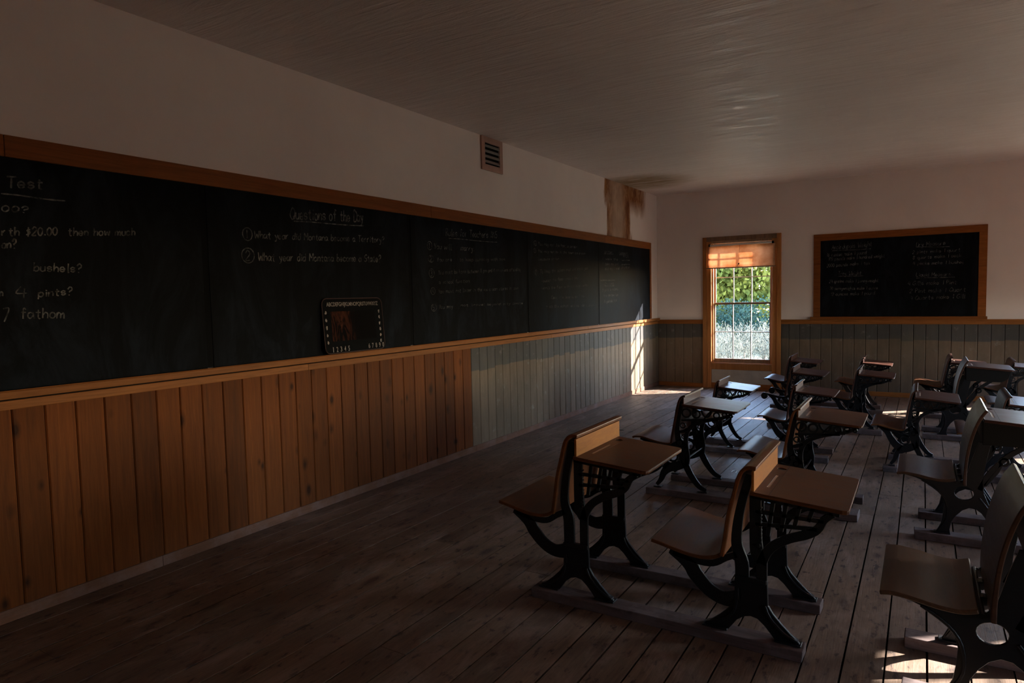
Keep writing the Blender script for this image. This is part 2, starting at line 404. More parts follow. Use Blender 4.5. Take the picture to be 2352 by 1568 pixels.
WIN_H0, WIN_H1, WU = .40, 2.46, .49
def wall_with_openings(name, mat, axis, pos, out, a, b, cents):
    mb = MB()
    def bx(u0, u1, z0, z1):
        v0, v1 = (pos, pos+out) if out > 0 else (pos+out, pos)
        if axis == 'x': mb.box(v0, u0, z0, v1, u1, z1)
        else: mb.box(u0, v0, z0, u1, v1, z1)
    e = a
    for c in sorted(cents):
        bx(e, c-WU, -.1, H+.05); bx(c-WU, c+WU, -.1, WIN_H0); bx(c-WU, c+WU, WIN_H1, H+.05); e = c+WU
    bx(e, b, -.1, H+.05)
    return struct(mb.build(name, mat))
FAR_C = (1.43, 5.85); RIGHT_C = (-2.1, -5.8, -9.5)  # last right wall opening: unseen window added for more bounce light
wall_with_openings('wall_left', M['wall_left'], 'x', 0, -T, BY-T, T, [])
wall_with_openings('wall_far', M['wall'], 'y', 0, T, 0, RX, FAR_C)
wall_with_openings('wall_right', M['wall'], 'x', RX, T, BY-T, T, RIGHT_C)
wall_with_openings('wall_back', M['wall'], 'y', BY, -T, 0, RX, [])

RAIL0, RAIL1 = 1.085, 1.135             # rail below the tray
def boards_x(mb, x_face, y0, y1, off, z0=.066, z1=RAIL0):
    for a, b in rows(y0, y1, .1515, off):
        g = .0036; d = .0045; r = random.random()
        mb.prism([(0.0005, a+g*.4), (x_face-d, a+g*.4), (x_face, a+g+d), (x_face, b-g-d), (x_face-d, b-g*.4), (0.0005, b-g*.4)], z0, z1, 'xy', r)
mb = MB(); mb.box(0.0002, BY, .03, .002, -5.7475, 1.10); bk = mb
boards_x(mb, .016, BY, -5.7475, -5.7475)
w1 = struct(mb.build('trim_1', M['pine'])); w1['label'] = 'knotty pine plank wainscot on the near left wall'
mb = MB(); boards_x(mb, .016, -5.7475, 0, -5.7475)
w2 = struct(mb.build('trim_2', M['painted'])); w2['label'] = 'grey painted plank wainscot on the far left wall'
mb = MB()
def boards_y(mb, x0, x1, off, z0=.066, z1=RAIL0):
    for a, b in rows(x0, x1, .1545, off):
        g = .0036; d = .0045
        mb.prism([(a+g*.4, -.0005), (a+g*.4, -.016+d), (a+g+d, -.016), (b-g-d, -.016), (b-g*.4, -.016+d), (b-g*.4, -.0005)], z0, z1, 'xy', random.random())
for x0, x1 in ((.016, FAR_C[0]-.625), (FAR_C[0]+.62, FAR_C[1]-.625), (FAR_C[1]+.62, RX)): boards_y(mb, x0, x1, .005)
w3 = struct(mb.build('trim_3', M['painted'])); w3['label'] = 'grey painted plank wainscot on the far wall'
mb = MB(); mb.box(0.0001, BY, .02, .0015, 0, 1.1); mb.box(.016, -.0015, .02, FAR_C[0]-.6, -.0001, 1.1); mb.box(FAR_C[0]+.6, -.0015, .02, FAR_C[1]-.6, -.0001, 1.1); mb.build('plank_backing', M['backing'], w2)
# right and back wall wainscot (plain, seen only from other places)
mb = MB()
RS = [(BY, RIGHT_C[2]-.63), (RIGHT_C[2]+.63, RIGHT_C[1]-.63), (RIGHT_C[1]+.63, RIGHT_C[0]-.63), (RIGHT_C[0]+.63, -.03)]
for y0, y1 in RS:
    for a, b in rows(y0, y1, .1515, 0): mb.box(RX-.016, a+.002, .066, RX, b-.002, RAIL0)
for a, b in rows(.016, RX-.016, .1515, 0): mb.box(a+.002, BY, .066, b-.002, BY+.016, RAIL0)
struct(mb.build('trim_4', M['painted']))
# rails (chair rail) and baseboards
def rail(name, segs, mat, z0, z1, th, cap=None):
    mb = MB()
    for kind, a, b in segs:
        for zz0, zz1, t_ in ([(z0, z1, th)] + ([cap] if cap else [])):
            if kind == 'L': mb.box(0.0, a, zz0, t_, b, zz1)
            elif kind == 'F': mb.box(a, -t_, zz0, b, 0.0, zz1)
            elif kind == 'R': mb.box(RX-t_, a, zz0, RX, b, zz1)
            else: mb.box(a, BY, zz0, b, BY+t_, zz1)
    return struct(mb.build(name, mat, bevel=.003))
t5 = rail('trim_5', [('L', BY, -7.9), ('L', -7.899, -4.0), ('L', -3.999, 0)], M['trim'], RAIL0, RAIL1-.003, .024)
mb = MB(); mb.box(0, BY, RAIL1-.004, .014, -.03, 1.1435); mb.build('painted_shadow_strip', M['backing'], t5)  # dark strip filled in to draw the tray's shadow line above the rail
FS = [('F', .024, FAR_C[0]-.625), ('F', FAR_C[0]+.62, FAR_C[1]-.625), ('F', FAR_C[1]+.62, RX)]
rail('trim_6', FS, M['trim'], RAIL0-.002, 1.14, .022, (1.14, 1.155, .045))
rail('trim_7', [('R', a, b) for a, b in RS] + [('B', .03, RX-.03)], M['trim'], RAIL0-.002, 1.14, .022)
rail('baseboard_left', [('L', BY, -9.1), ('L', -9.099, -5.7), ('L', -5.699, -2.1), ('L', -2.099, 0)], M['base'], 0, .066, .024)
rail('baseboard_far', [('F', .024, FAR_C[0]-.625), ('F', FAR_C[0]+.62, FAR_C[1]-.625), ('F', FAR_C[1]+.62, RX)], M['trim'], 0, .07, .024)
rail('baseboard_right', [('R', a, b) for a, b in RS] + [('B', .03, RX-.03)], M['trim'], 0, .07, .02)

# ---------------------------------------------------------------- windows (local: x across, -y into the room, +y outside)
def make_window(name):
    root = empty(name, (0, 0, 0)); struct(root)
    mb = MB()
    for s in (-1, 1):
        x0, x1 = sorted((s*.555, s*.622)); mb.box(x0, -.036, 0, x1, .0, 2.53)
        x0, x1 = sorted((s*.484, s*.556)); mb.box(x0, -.022, 0, x1, .0, 2.46)
    mb.box(-.484, -.022, .318, .484, 0, .425)
    cas = mb.build('casing', M['trim_v'], root, bevel=.003)
    mb = MB(); mb.box(-.555, -.036, 2.455, .555, 0, 2.53); mb.box(-.484, -.018, 2.42, .484, .0, 2.456); mb.build('head_casing', M['sash'], root, bevel=.003)
    mb = MB(); mb.box(-.484, -.012, .09, .484, 0, .318); mb.build('painted_panel', M['panel_paint'], root)
    mb = MB(); mb.box(-.484, -.02, 0, .484, 0, .092); mb.build('base_strip', M['trim'], root, bevel=.003)
    mb = MB(); mb.box(-.49, -.012, .415, .49, .16, .435); mb.build('sill', M['trim'], root, bevel=.003)
    mb = MB()
    for s in (-1, 1):
        x0, x1 = sorted((s*.470, s*.4905)); mb.box(x0, .0, .43, x1, .159, 2.46)
        x0, x1 = sorted((s*.455, s*.471)); mb.box(x0, .012, .43, x1, .045, 2.44)
    mb.box(-.49, 0, 2.44, .49, .159, 2.461)
    mb.build('jamb', M['trim_v'], root, bevel=.002)
    for nm, z0, z1, y0, y1, zb, zt, mz in (('lower_sash', .436, 1.437, .047, .083, .062, .034, .947), ('upper_sash', 1.405, 2.44, .087, .122, .03, .06, 1.857)):
        mb = MB()
        for s in (-1, 1):
            x0, x1 = sorted((s*.434, s*.470)); mb.box(x0, y0, z0, x1, y1, z1)
        mb.box(-.434, y0, z0, .434, y1, z0+zb); mb.box(-.434, y0, z1-zt, .434, y1, z1)
        sash = mb.build(nm, M['sash'], root, bevel=.002)
        mb = MB()
        zs = [mz] if nm == 'lower_sash' else [mz, mz+.42]
        for x in (-.145, .145): mb.box(x-.007, y0+.006, z0+zb, x+.007, y1-.006, z1-zt)
        for z in zs: mb.box(-.434, y0+.006, z-.007, .434, y1-.006, z+.007)
        mb.build('muntins', M['muntin'], sash)
        mb = MB(); ym = (y0+y1)/2; mb.box(-.434, ym-.001, z0+zb, .434, ym+.001, z1-zt); mb.build('glass', M['glass'], sash)
    # outside trim
    mb = MB()
    for s in (-1, 1):
        x0, x1 = sorted((s*.49, s*.58)); mb.box(x0, .16, .36, x1, .185, 2.55)
    mb.box(-.58, .16, 2.46, .58, .185, 2.56); mb.box(-.58, .16, .36, .58, .2, .415); mb.build('outer_casing', M['exterior'], root)
    return root
wroot = make_window('window_1'); wroot.location = (FAR_C[0], 0, 0)
for k, (loc, rz) in enumerate([((FAR_C[1], 0, 0), 0), ((RX, RIGHT_C[0], 0), -math.pi/2), ((RX, RIGHT_C[1], 0), -math.pi/2), ((RX, RIGHT_C[2], 0), -math.pi/2)]):
    c = copy_tree(wroot); c.name = 'window_%d' % (k+2); c.location = loc; c.rotation_euler = (0, 0, rz)
# light portals in the openings: they only tell the renderer where the sky is
for k, (loc, rz) in enumerate([((FAR_C[0], .15, 0), 0), ((FAR_C[1], .15, 0), 0), ((RX+.15, RIGHT_C[0], 0), -math.pi/2), ((RX+.15, RIGHT_C[1], 0), -math.pi/2), ((RX+.15, RIGHT_C[2], 0), -math.pi/2)]):
    l = bpy.data.lights.new('sky_portal', 'AREA'); l.shape = 'RECTANGLE'; l.size = .96; l.size_y = 2.0; l.cycles.is_portal = True
    o = bpy.data.objects.new('sky_portal', l); COL.objects.link(o); o.location = (loc[0], loc[1], 1.43); o.rotation_euler = (-math.pi/2, 0, rz)

# ---------------------------------------------------------------- roller shades
def make_shade(zb=2.015):
    root = empty('roller_shade', (0, 0, 0))
    mb = MB(); n = 26
    V = []; Fs = []
    for i in range(n+1):
        u = -.535+1.07*i/n
        for j in range(7):
            z = 2.375-(2.375-zb)*j/6
            V.append((u, -.052+.004*math.sin(u*9+j*.3)+.0025*math.sin(u*31), z-.008*u))
    for i in range(n):
        for j in range(6): a = i*7+j; Fs.append((a, a+7, a+8, a+1))
    mb.faces(V, Fs); fab = mb.build('shade_fabric', M['shade'], root, fix=False, smooth_=True)
    sd = fab.modifiers.new('solid', 'SOLIDIFY'); sd.thickness = .0012
    mb = MB(); mb.cyl((-.50, -.058, 2.386), (.49, -.058, 2.392), .016, 14); mb.build('roller', M['muntin'], root, smooth_=False)  # roller coloured pale to stand in for the strip of sunlight above the fabric
    mb = MB(); mb.box(-.56, -.062, zb-.013, .545, -.045, zb+.005); mb.build('hem_bar', M['sash'], root, bevel=.004)
    mb = MB(); mb.cyl((-.01, -.066, 2.42), (-.022, -.066, zb+.06), .0016, 6); mb.cyl((-.022, -.066, zb+.063), (-.05, -.068, zb+.015), .0025, 6); mb.cyl((-.022, -.066, zb+.063), (-.015, -.067, zb+.02), .0025, 6)
    mb.cyl((-.03, -.067, zb+.045), (-.018, -.067, zb+.067), .009, 8); mb.build('pull_cord', M['dark'], root)
    mb = MB()
    for s in (-1, 1): mb.box(s*.5-.012, -.075, 2.37, s*.5+.012, -.022, 2.41)
    mb.build('bracket', M['dark'], root)
    return root
sh = make_shade(); sh.location = (FAR_C[0], 0, 0)
tag(sh, 'short orange fabric roller shade across the top of the window', 'window shade', 'roller shades')
for k, (loc, rz, lb) in enumerate([((FAR_C[1], 0, 0), 0, 'orange roller shade on the second far window, right of the framed chalkboard'), ((RX, RIGHT_C[0], 0), -math.pi/2, 'unseen orange roller shade drawn low to block sun patches, on the right wall window nearest the far wall'), ((RX, RIGHT_C[1], 0), -math.pi/2, 'orange roller shade on the middle window of the right wall'), ((RX, RIGHT_C[2], 0), -math.pi/2, 'unseen orange roller shade drawn low to dim the room, on the right wall window farthest from the far wall')]):
    c = make_shade(1.5 if k == 1 else .95) if k in (1, 3) else copy_tree(sh); tag(c, lb, 'window shade', 'roller shades'); c.location = loc; c.rotation_euler = (0, 0, rz)  # two unseen right wall shades set low to hold back sun and spill light

# ---------------------------------------------------------------- chalk lettering: one-stroke alphabet (y: 0 tail, 2 base, 6 x-height, 9 cap)
G = {'a': '45 26 05 03 22 44|46 43 52', 'b': '09 02|04 26 45 43 22 03', 'c': '45 26 05 03 22 43', 'd': '45 26 05 03 22 44|49 42', 'e': '04 44 26 05 03 22 43',
'f': '48 39 28 22|06 46', 'g': '45 26 05 03 22 44|46 41 20 01', 'h': '09 02|04 26 45 42', 'i': '16 12|18 17', 'j': '26 21 00|28 27', 'k': '09 02|46 03|24 42',
'l': '19 12 22', 'm': '06 02|04 16 35 32|34 56 65 62', 'n': '06 02|04 26 45 42', 'o': '26 05 03 22 43 45 26', 'p': '06 00|05 26 45 43 22 03', 'q': '45 26 05 03 22 44|46 40 51',
'r': '06 02|04 26 36', 's': '45 26 05 14 34 43 22 03', 't': '28 23 32 42|06 46', 'u': '06 03 22 43|46 42', 'v': '06 22 46', 'w': '06 12 35 52 66', 'x': '06 42|46 02',
'y': '06 23|46 20 00', 'z': '06 46 02 42', 'A': '02 39 52|15 45', 'B': '02 09 39 47 26|26 45 43 22 02', 'C': '58 39 16 04 22 43', 'D': '02 09 29 57 54 32 02', 'E': '49 09 02 42|06 36',
'F': '02 09 49|06 36', 'G': '58 39 06 03 32 53 55 35', 'H': '09 02|49 42|06 46', 'I': '19 12', 'J': '49 43 22 03', 'K': '09 02|49 05|25 52', 'L': '09 02 42', 'M': '02 09 35 69 62', 'N': '02 09 52 59',
'O': '39 06 04 32 64 67 39', 'P': '02 09 39 47 26 05', 'Q': '39 06 04 32 64 67 39|44 62', 'R': '02 09 39 47 26 05|25 52', 'S': '58 39 18 06 45 43 22 03', 'T': '09 69|39 32', 'U': '09 04 22 44 49',
'V': '09 32 69', 'W': '09 22 46 62 79', 'X': '09 52|59 02', 'Y': '09 25 49|25 22', 'Z': '09 59 02 52', '0': '29 07 04 22 44 47 29', '1': '29 22', '2': '07 29 48 46 02 42', '3': '08 29 47 26 44 22 03',
'4': '29 05 55|48 42', '5': '49 09 06 36 44 22 03', '6': '38 16 04 22 44 26 05', '7': '09 49 12', '8': '26 08 29 48 26 04 22 44 26', '9': '47 29 07 06 26 48 22', '?': '07 29 48 46 25 24|22 21',
'.': '12 13', ',': '12 01', "'": '19 17', '$': '47 27 16 45 23 03|29 21', '-': '05 35', '*': '04 46|06 44|27 23', '(': '29 06 03 20', ')': '09 26 23 00', ' ': ''}
ADV = {'m': 8, 'w': 8, 'M': 8, 'W': 9, 'i': 3.4, 'l': 3.6, '1': 4, 'j': 4, ' ': 5, '.': 3, ',': 3, "'": 2.4, 'O': 8, 'Q': 8, 'T': 7.5, 'G': 7}
def glyph_strokes(txt):
    x = 0; out = []
    for ch in txt:
        for st in G.get(ch, '').split('|'):
            p = [(x+int(q[0]), int(q[1])-2) for q in st.split()]
            if len(p) > 1: out.append(p)
        x += ADV.get(ch, 6)
    return out, max(x-1.2, 1)
def chalk_line(mb, wall, txt, a0, z0, a1, z1, h, w, rg):
    off = .0012
    P3 = (lambda a, z: (XF+off, a, z)) if wall == 'L' else (lambda a, z: (a, -XF-off, z))
    def ribbon(pts, ww):
        pp = [Vector(p) for p in pts]; P, _ = smooth(pp, [1]*len(pp), 5)
        V = []; k = len(P)
        for i in range(k):
            t = P[min(i+1, k-1)]-P[max(i-1, 0)]; t = t.normalized() if t.length > 1e-9 else Vector((1, 0)); n = Vector((-t.y, t.x))*ww/2*(.75+.5*rg.random())
            V += [P3(*(P[i]+n)), P3(*(P[i]-n))]
        mb.faces(V, [(2*i, 2*i+1, 2*i+3, 2*i+2) for i in range(k-1)])
    if txt == '_':
        ribbon([(a0+(a1-a0)*t, z0+(z1-z0)*t+.002*math.sin(t*7)) for t in (0, .25, .5, .75, 1)], w*1.15); return
    if txt[0] == '(' and txt[-1] == ')' and len(txt) == 3:      # a ringed number
        cx, cz = (a0+a1)/2, (z0+z1)/2+h/2; rx, rz = abs(a1-a0)/2, h*.62
        ribbon([(cx+rx*math.cos(t*.7+1.9), cz+rz*math.sin(t*.7+1.9)) for t in range(10)], w)
        st, W = glyph_strokes(txt[1]); sx = abs(a1-a0)*.4/5; sz = h*.8/7
        for s in st: ribbon([(cx-abs(a1-a0)*.2+p[0]*sx, cz-h*.4+p[1]*sz) for p in s], w)
        return
    st, W = glyph_strokes(txt)
    cap = 7. if any(c.isupper() or c.isdigit() or c in 'bdfhklt' for c in txt) else 4.
    sx = (a1-a0)/W; sz = h/cap
    for s in st:
        jx, jz = rg.uniform(-.25, .25), rg.uniform(-.25, .25)
        ribbon([(a0+(p[0]+jx+p[1]*.12)*sx, z0+(z1-z0)*(p[0]/W)+(p[1]+jz)*sz) for p in s], w)

XF = .012
TEXTS = [('L', 'Test', -9.789, 2.209, -9.62, 2.226, 0.057), ('L', '_', -9.814, 2.178, -9.518, 2.173, 0.0), ('L', '00?', -9.816, 2.089, -9.699, 2.095, 0.031), ('L', 'rth $20.00  then how much', -9.823, 1.968, -9.148, 2.013, 0.044), ('L', 'on?', -9.827, 1.902, -9.763, 1.912, 0.026), ('L', 'bushels?', -9.692, 1.791, -9.457, 1.792, 0.045), ('L', 'n', -9.851, 1.663, -9.836, 1.663, 0.022), ('L', '4', -9.785, 1.654, -9.738, 1.653, 0.058), ('L', 'pints?', -9.678, 1.657, -9.514, 1.669, 0.041), ('L', '7', -9.846, 1.535, -9.815, 1.534, 0.066), ('L', 'fathom', -9.766, 1.548, -9.558, 1.54, 0.054), ('L', 'Questions of the Day', -8.0, 2.21, -7.244, 2.251, 0.089), ('L', '_', -7.969, 2.197, -7.245, 2.218, 0.0), ('L', '(1)', -8.413, 2.038, -8.336, 2.04, 0.071), ('L', 'What year did Montana become a Territory?', -8.321, 2.05, -6.999, 2.096, 0.051), ('L', '(2)', -8.428, 1.887, -8.327, 1.887, 0.083), ('L', 'What year did Montana become a State?', -8.298, 1.894, -7.05, 1.93, 0.058), ('L', 'Rules for Teachers 1915', -6.114, 2.213, -5.191, 2.247, 0.07), ('L', '_', -6.08, 2.191, -5.193, 2.203, 0.0), ('L', '(1)', -6.41, 2.072, -6.34, 2.072, 0.064), ('L', 'You will    marry.', -6.307, 2.077, -5.639, 2.088, 0.055), ('L', '(2)', -6.4, 1.955, -6.318, 1.954, 0.054), ('L', 'You are    to keep company with men', -6.268, 1.959, -5.045, 2.009, 0.038), ('L', '(3)', -6.394, 1.813, -6.317, 1.81, 0.068), ('L', 'You must be home between 8 pm and 6 am unless attending', -6.251, 1.836, -4.713, 1.904, 0.041), ('L', 'a school function.', -6.25, 1.746, -5.725, 1.764, 0.035), ('L', '(4)', -6.376, 1.65, -6.31, 1.649, 0.055), ('L', 'You must not loiter in the ice cream stores in town', -6.26, 1.656, -4.762, 1.692, 0.038), ('L', '(5)', -6.378, 1.496, -6.296, 1.49, 0.055), ('L', 'You may', -6.256, 1.507, -6.035, 1.508, 0.038), ('L', 'not travel beyond city limits', -5.9, 1.523, -4.671, 1.52, 0.025), ('L', '(6)', -4.388, 2.217, -4.315, 2.217, 0.047), ('L', 'You may not dye hair, a person', -4.274, 2.223, -3.203, 2.241, 0.04), ('L', '(7)', -4.391, 2.134, -4.334, 2.132, 0.044), ('L', 'You may not be in the town ice cream', -4.277, 2.139, -2.956, 2.167, 0.034), ('L', 'because order', -4.273, 2.039, -3.732, 2.067, 0.036), ('L', '(8)', -4.369, 1.869, -4.304, 1.866, 0.056), ('L', 'To keep the school neat and clean you', -4.246, 1.883, -2.887, 1.968, 0.044), ('L', '-sweep the floor once a day', -4.217, 1.774, -3.197, 1.831, 0.041), ('L', '-scrub the floor with hot soapy water', -4.228, 1.689, -2.852, 1.734, 0.036), ('L', 'Clean the boards at 7 am', -3.976, 1.572, -3.008, 1.578, 0.037), ('L', '* so the school will be warm when', -4.102, 1.463, -2.695, 1.452, 0.041), ('L', 'Written', -2.31, 2.214, -2.016, 2.223, 0.043), ('L', '_', -2.323, 2.204, -1.965, 2.215, 0.0), ('L', 'Lesson', -1.745, 2.224, -1.406, 2.234, 0.046), ('L', '_', -1.745, 2.214, -1.365, 2.225, 0.0), ('L', 'I walk the', -2.373, 2.116, -1.8, 2.126, 0.038), ('L', 'I take my pail', -2.375, 2.039, -1.776, 2.056, 0.04), ('L', 'I dot my i and', -2.378, 1.966, -1.752, 1.991, 0.04), ('L', 'noun', -1.586, 2.18, -1.366, 2.183, 0.023), ('L', 'verb time', -1.642, 2.127, -1.311, 2.138, 0.023), ('L', 'adverb one', -1.657, 2.06, -1.312, 2.075, 0.025), ('L', 'pronoun', -1.658, 2.009, -1.314, 2.022, 0.027), ('L', '_', -2.453, 1.818, -1.939, 1.826, 0.0), ('L', 'Dry Unit', -2.313, 1.75, -1.966, 1.756, 0.044), ('L', '_', -2.301, 1.737, -1.941, 1.743, 0.0), ('L', '2 yard is a bolt', -2.4, 1.658, -1.801, 1.681, 0.039), ('L', 'one an ten lot', -2.342, 1.585, -1.803, 1.589, 0.037), ('L', '11 yards lot', -2.345, 1.493, -1.858, 1.504, 0.041), ('F', 'Avoirdupois Weight', 2.779, 2.221, 3.321, 2.245, 0.077), ('F', '_', 2.785, 2.205, 3.306, 2.206, 0.0), ('F', '16 ounces make 1 pound', 2.71, 2.12, 3.25, 2.13, 0.054), ('F', '100 pounds make 1 hundred weight', 2.732, 2.054, 3.49, 2.07, 0.054), ('F', '2000 pounds make 1 ton', 2.711, 1.959, 3.293, 1.975, 0.05), ('F', 'Troy Weight', 2.869, 1.826, 3.186, 1.823, 0.062), ('F', '_', 2.869, 1.813, 3.213, 1.81, 0.0), ('F', '24 grains make 1 pennyweight', 2.746, 1.716, 3.414, 1.711, 0.05), ('F', '20 pennyweights make 1 ounce', 2.757, 1.611, 3.405, 1.601, 0.045), ('F', '12 ounces make 1 pound', 2.769, 1.518, 3.37, 1.527, 0.048), ('F', 'Dry Measure', 3.887, 2.201, 4.242, 2.213, 0.062), ('F', '_', 3.887, 2.199, 4.293, 2.181, 0.0), ('F', '2 pints make 1 quart', 3.841, 2.103, 4.418, 2.111, 0.047), ('F', '8 quarts make 1 peck', 3.847, 2.024, 4.433, 2.034, 0.047), ('F', '4 pecks make 1 bushel', 3.848, 1.942, 4.457, 1.937, 0.047), ('F', 'Liquid Measure', 3.894, 1.775, 4.31, 1.766, 0.056), ('F', '_', 3.894, 1.752, 4.36, 1.751, 0.0), ('F', '4 Gills make 1 Pint', 3.789, 1.651, 4.385, 1.651, 0.057), ('F', '2 Pint make 1 Quart', 3.815, 1.54, 4.492, 1.547, 0.059), ('F', '4 Quarts make 1 Gill', 3.821, 1.435, 4.489, 1.454, 0.059)]
JOINTS = [-11.0, -8.70, -6.667, -4.555, -2.525, -.41]
B0, B1 = 1.187, 2.365
cb = empty('chalkboard', (0, -5.7, 1.187)); tag(cb, 'long black chalkboard of five slate panels running along the left wall', 'chalkboard')
def under(o, root):                      # meshes written in room coordinates under a root
    o.parent = root; o.matrix_parent_inverse = Matrix.Translation(-Vector(root.location)); return o
rg = random.Random(3)
for k in range(5):
    a, b = JOINTS[k]+(.022 if k else 0), JOINTS[k+1]-(.022 if k < 4 else 0)
    mb = MB(); mb.box(0.0, a, B0-.005, XF, b, B1+.005); p = under(mb.build('slate_panel', M['slate'], bevel=.002), cb)
    mc = MB(); mf = MB(); nc = 0; nf = 0
    for (w, txt, a0, z0, a1, z1, h) in TEXTS:
        if w != 'L': continue
        if not (JOINTS[k] <= max(a0, -10.9)+.01 < JOINTS[k+1]): continue
        h_ = max(h, .02)
        faint = k in (2, 3) and z0 < 2.05 and txt != '_' and 'marry' not in txt
        chalk_line(mf if faint else mc, 'L', txt, a0, z0, a1, z1, h_, (.0085 if 'Questions' in txt or 'Test' in txt else .0066) if k < 2 else .0054, rg)
        if faint: nf += 1
        else: nc += 1
    if nc: o = mc.build('chalk_lettering', M['chalk'], p, fix=False)
    if nf: o = mf.build('rubbed_lettering', M['chalk_faint'], p, fix=False)
for k in range(1, 5):
    mb = MB(); mb.box(0, JOINTS[k]-.0225, B0, .009, JOINTS[k]+.0225, B1); under(mb.build('slate_joint', M['flat_black'], None), cb)
mb = MB()
for a, b in ((-11.1, -9.79), (-9.788, -6.35), (-6.348, -2.29), (-2.288, -.345)): mb.box(0, a, B1, .022, b, 2.475)
mb.box(0, -.41, B0, .022, -.345, B1)
under(mb.build('frame', M['frame_wood'], None, bevel=.003), cb)
mb = MB(); mb.box(.0, BY+.02, 1.143, .06, -3.0, B0-.006); mb.box(.0, -2.998, 1.143, .06, -.03, B0-.006); mb.box(.052, BY+.02, B0-.006, .06, -.03, B0)
under(mb.build('chalk_tray', M['trim'], None, bevel=.004), cb)

# the framed board on the far wall
fb = empty('framed_chalkboard', (3.63, 0, 1.2)); tag(fb, 'wood-framed chalkboard of weights and measures on the far wall', 'chalkboard')
mb = MB(); mb.box(2.60, -XF, 1.19, 4.66, 0, 2.39); p = under(mb.build('slate_panel', M['slate'], bevel=.002), fb)
mc = MB()
for (w, txt, a0, z0, a1, z1, h) in TEXTS:
    if w == 'F': chalk_line(mc, 'F', txt, a0, z0, a1, z1, max(h, .02), .0045, rg)
mc.build('chalk_lettering', M['chalk'], p, fix=False)
mb = MB(); mb.box(2.525, -.026, 1.19, 2.622, 0, 2.372); mb.box(4.634, -.026, 1.19, 4.73, 0, 2.372); mb.box(2.525, -.028, 2.365, 4.73, 0, 2.465)
under(mb.build('frame', M['frame_wood'], None, bevel=.003), fb)
mb = MB(); mb.box(2.485, -.062, 1.156, 4.745, 0, 1.19); mb.box(2.485, -.062, 1.19, 4.745, -.055, 1.198)
under(mb.build('chalk_tray', M['frame_wood'], None, bevel=.003), fb)

# ---------------------------------------------------------------- vent
vt = empty('wall_vent', (0, -5.255, 2.95)); tag(vt, 'small brown louvred vent high on the left wall under the ceiling', 'vent')
mb = MB()
y0, y1, z0, z1, w = -5.46, -5.05, 2.953, 3.302, .062
mb.box(0, y0, z0, .02, y0+w, z1); mb.box(0, y1-w, z0, .02, y1, z1); mb.box(0, y0+w, z0, .02, y1-w, z0+w); mb.box(0, y0+w, z1-w, .02, y1-w, z1)
under(mb.build('vent_frame', M['brown_metal'], None, bevel=.002), vt)
mb = MB(); mb.box(0, y0+w, z0+w, .002, y1-w, z1-w); under(mb.build('vent_back', M['dark'], None), vt)
for i in range(4):
    z = z0+w+.024+i*.054
    mb = MB(); mb.prism([(.003, z+.02), (.006, z+.024), (.02, z-.004), (.017, z-.008)], y0+w, y1-w, 'xz'); under(mb.build('slat', M['vent_slat'], None), vt)

# ---------------------------------------------------------------- alphabet slate on the tray
def text_mesh(body, size, align='CENTER'):
    c = bpy.data.curves.new('lettering', 'FONT'); c.body = body; c.size = size; c.align_x = align; c.offset = size*.012; c.resolution_u = 3
    o = bpy.data.objects.new('lettering', c); COL.objects.link(o)
    bpy.context.view_layer.update()
    me = bpy.data.meshes.new_from_object(o.evaluated_get(bpy.context.evaluated_depsgraph_get()))
    bpy.data.objects.remove(o); return me
ay0, ay1, az0, az1 = -7.745, -7.075, 1.192, 1.622
ab = empty('alphabet_slate', (.06, -7.41, 1.187)); tag(ab, 'small black alphabet slate with rounded corners leaning on the chalk tray', 'slate')
lean = .045
def ax_(z): return .052-(z-az0)/(az1-az0)*(lean-.02)*1.2
def rrect(x0, z0, x1, z1, r, n=5):
    P = []
    for cx, cz, a in ((x1-r, z1-r, 0), (x0+r, z1-r, 90), (x0+r, z0+r, 180), (x1-r, z0+r, 270)):
        P += [(cx+r*math.cos(math.radians(a+90*i/n)), cz+r*math.sin(math.radians(a+90*i/n))) for i in range(n+1)]
    return P
def lean_prism(mb, poly, t0, t1):
    n = len(poly); V = [(ax_(z)+t, y, z) for t in (t0, t1) for y, z in poly]
    mb.faces(V, [tuple(range(n)), tuple(range(2*n-1, n-1, -1))]+[(i, i+n, (i+1) % n+n, (i+1) % n) for i in range(n)])
mb = MB(); lean_prism(mb, rrect(ay0, az0, ay1, az1, .05), -.008, 0); under(mb.build('slate_board', M['flat_black'], None), ab)
mb = MB(); P = rrect(ay0, az0, ay1, az1, .05); k = len(P)
for i in range(k):
    a, b = P[i], P[(i+1) % k]; mb.cyl((ax_(a[1]), a[0], a[1]), (ax_(b[1]), b[0], b[1]), .0035, 6)
under(mb.build('rim', plain('dark_red_rim', (.05, .02, .015), .5, .3), None), ab)
mb = MB()
def put_text(mb, body, yc, zc, wid, hei):
    me = text_mesh(body, 1.0); xs = [v.co.x for v in me.vertices]; ys = [v.co.y for v in me.vertices]
    sx = wid/(max(xs)-min(xs)); sz = hei/(max(ys)-min(ys)); mx = (max(xs)+min(xs))/2; my = (max(ys)+min(ys))/2
    V = []
    for v in me.vertices:
        y = yc+(v.co.x-mx)*sx; z = zc+(v.co.y-my)*sz; V.append((ax_(z)+.0012, y, z))
    mb.faces(V, [tuple(p.vertices) for p in me.polygons])
put_text(mb, 'ABCDEFGHIJKLMNOPQRSTUVWXYZ', -7.41, 1.572, .575, .042)
for i, ch in enumerate('12345'): put_text(mb, ch, -7.665+i*.042, 1.222, .018 if ch != '1' else .007, .04)
for i, ch in enumerate('67890'): put_text(mb, ch, -7.265+i*.042, 1.225, .018, .04)
under(mb.build('letters', M['letter'], None, fix=False), ab)
mb = MB(); rq = random.Random(5)
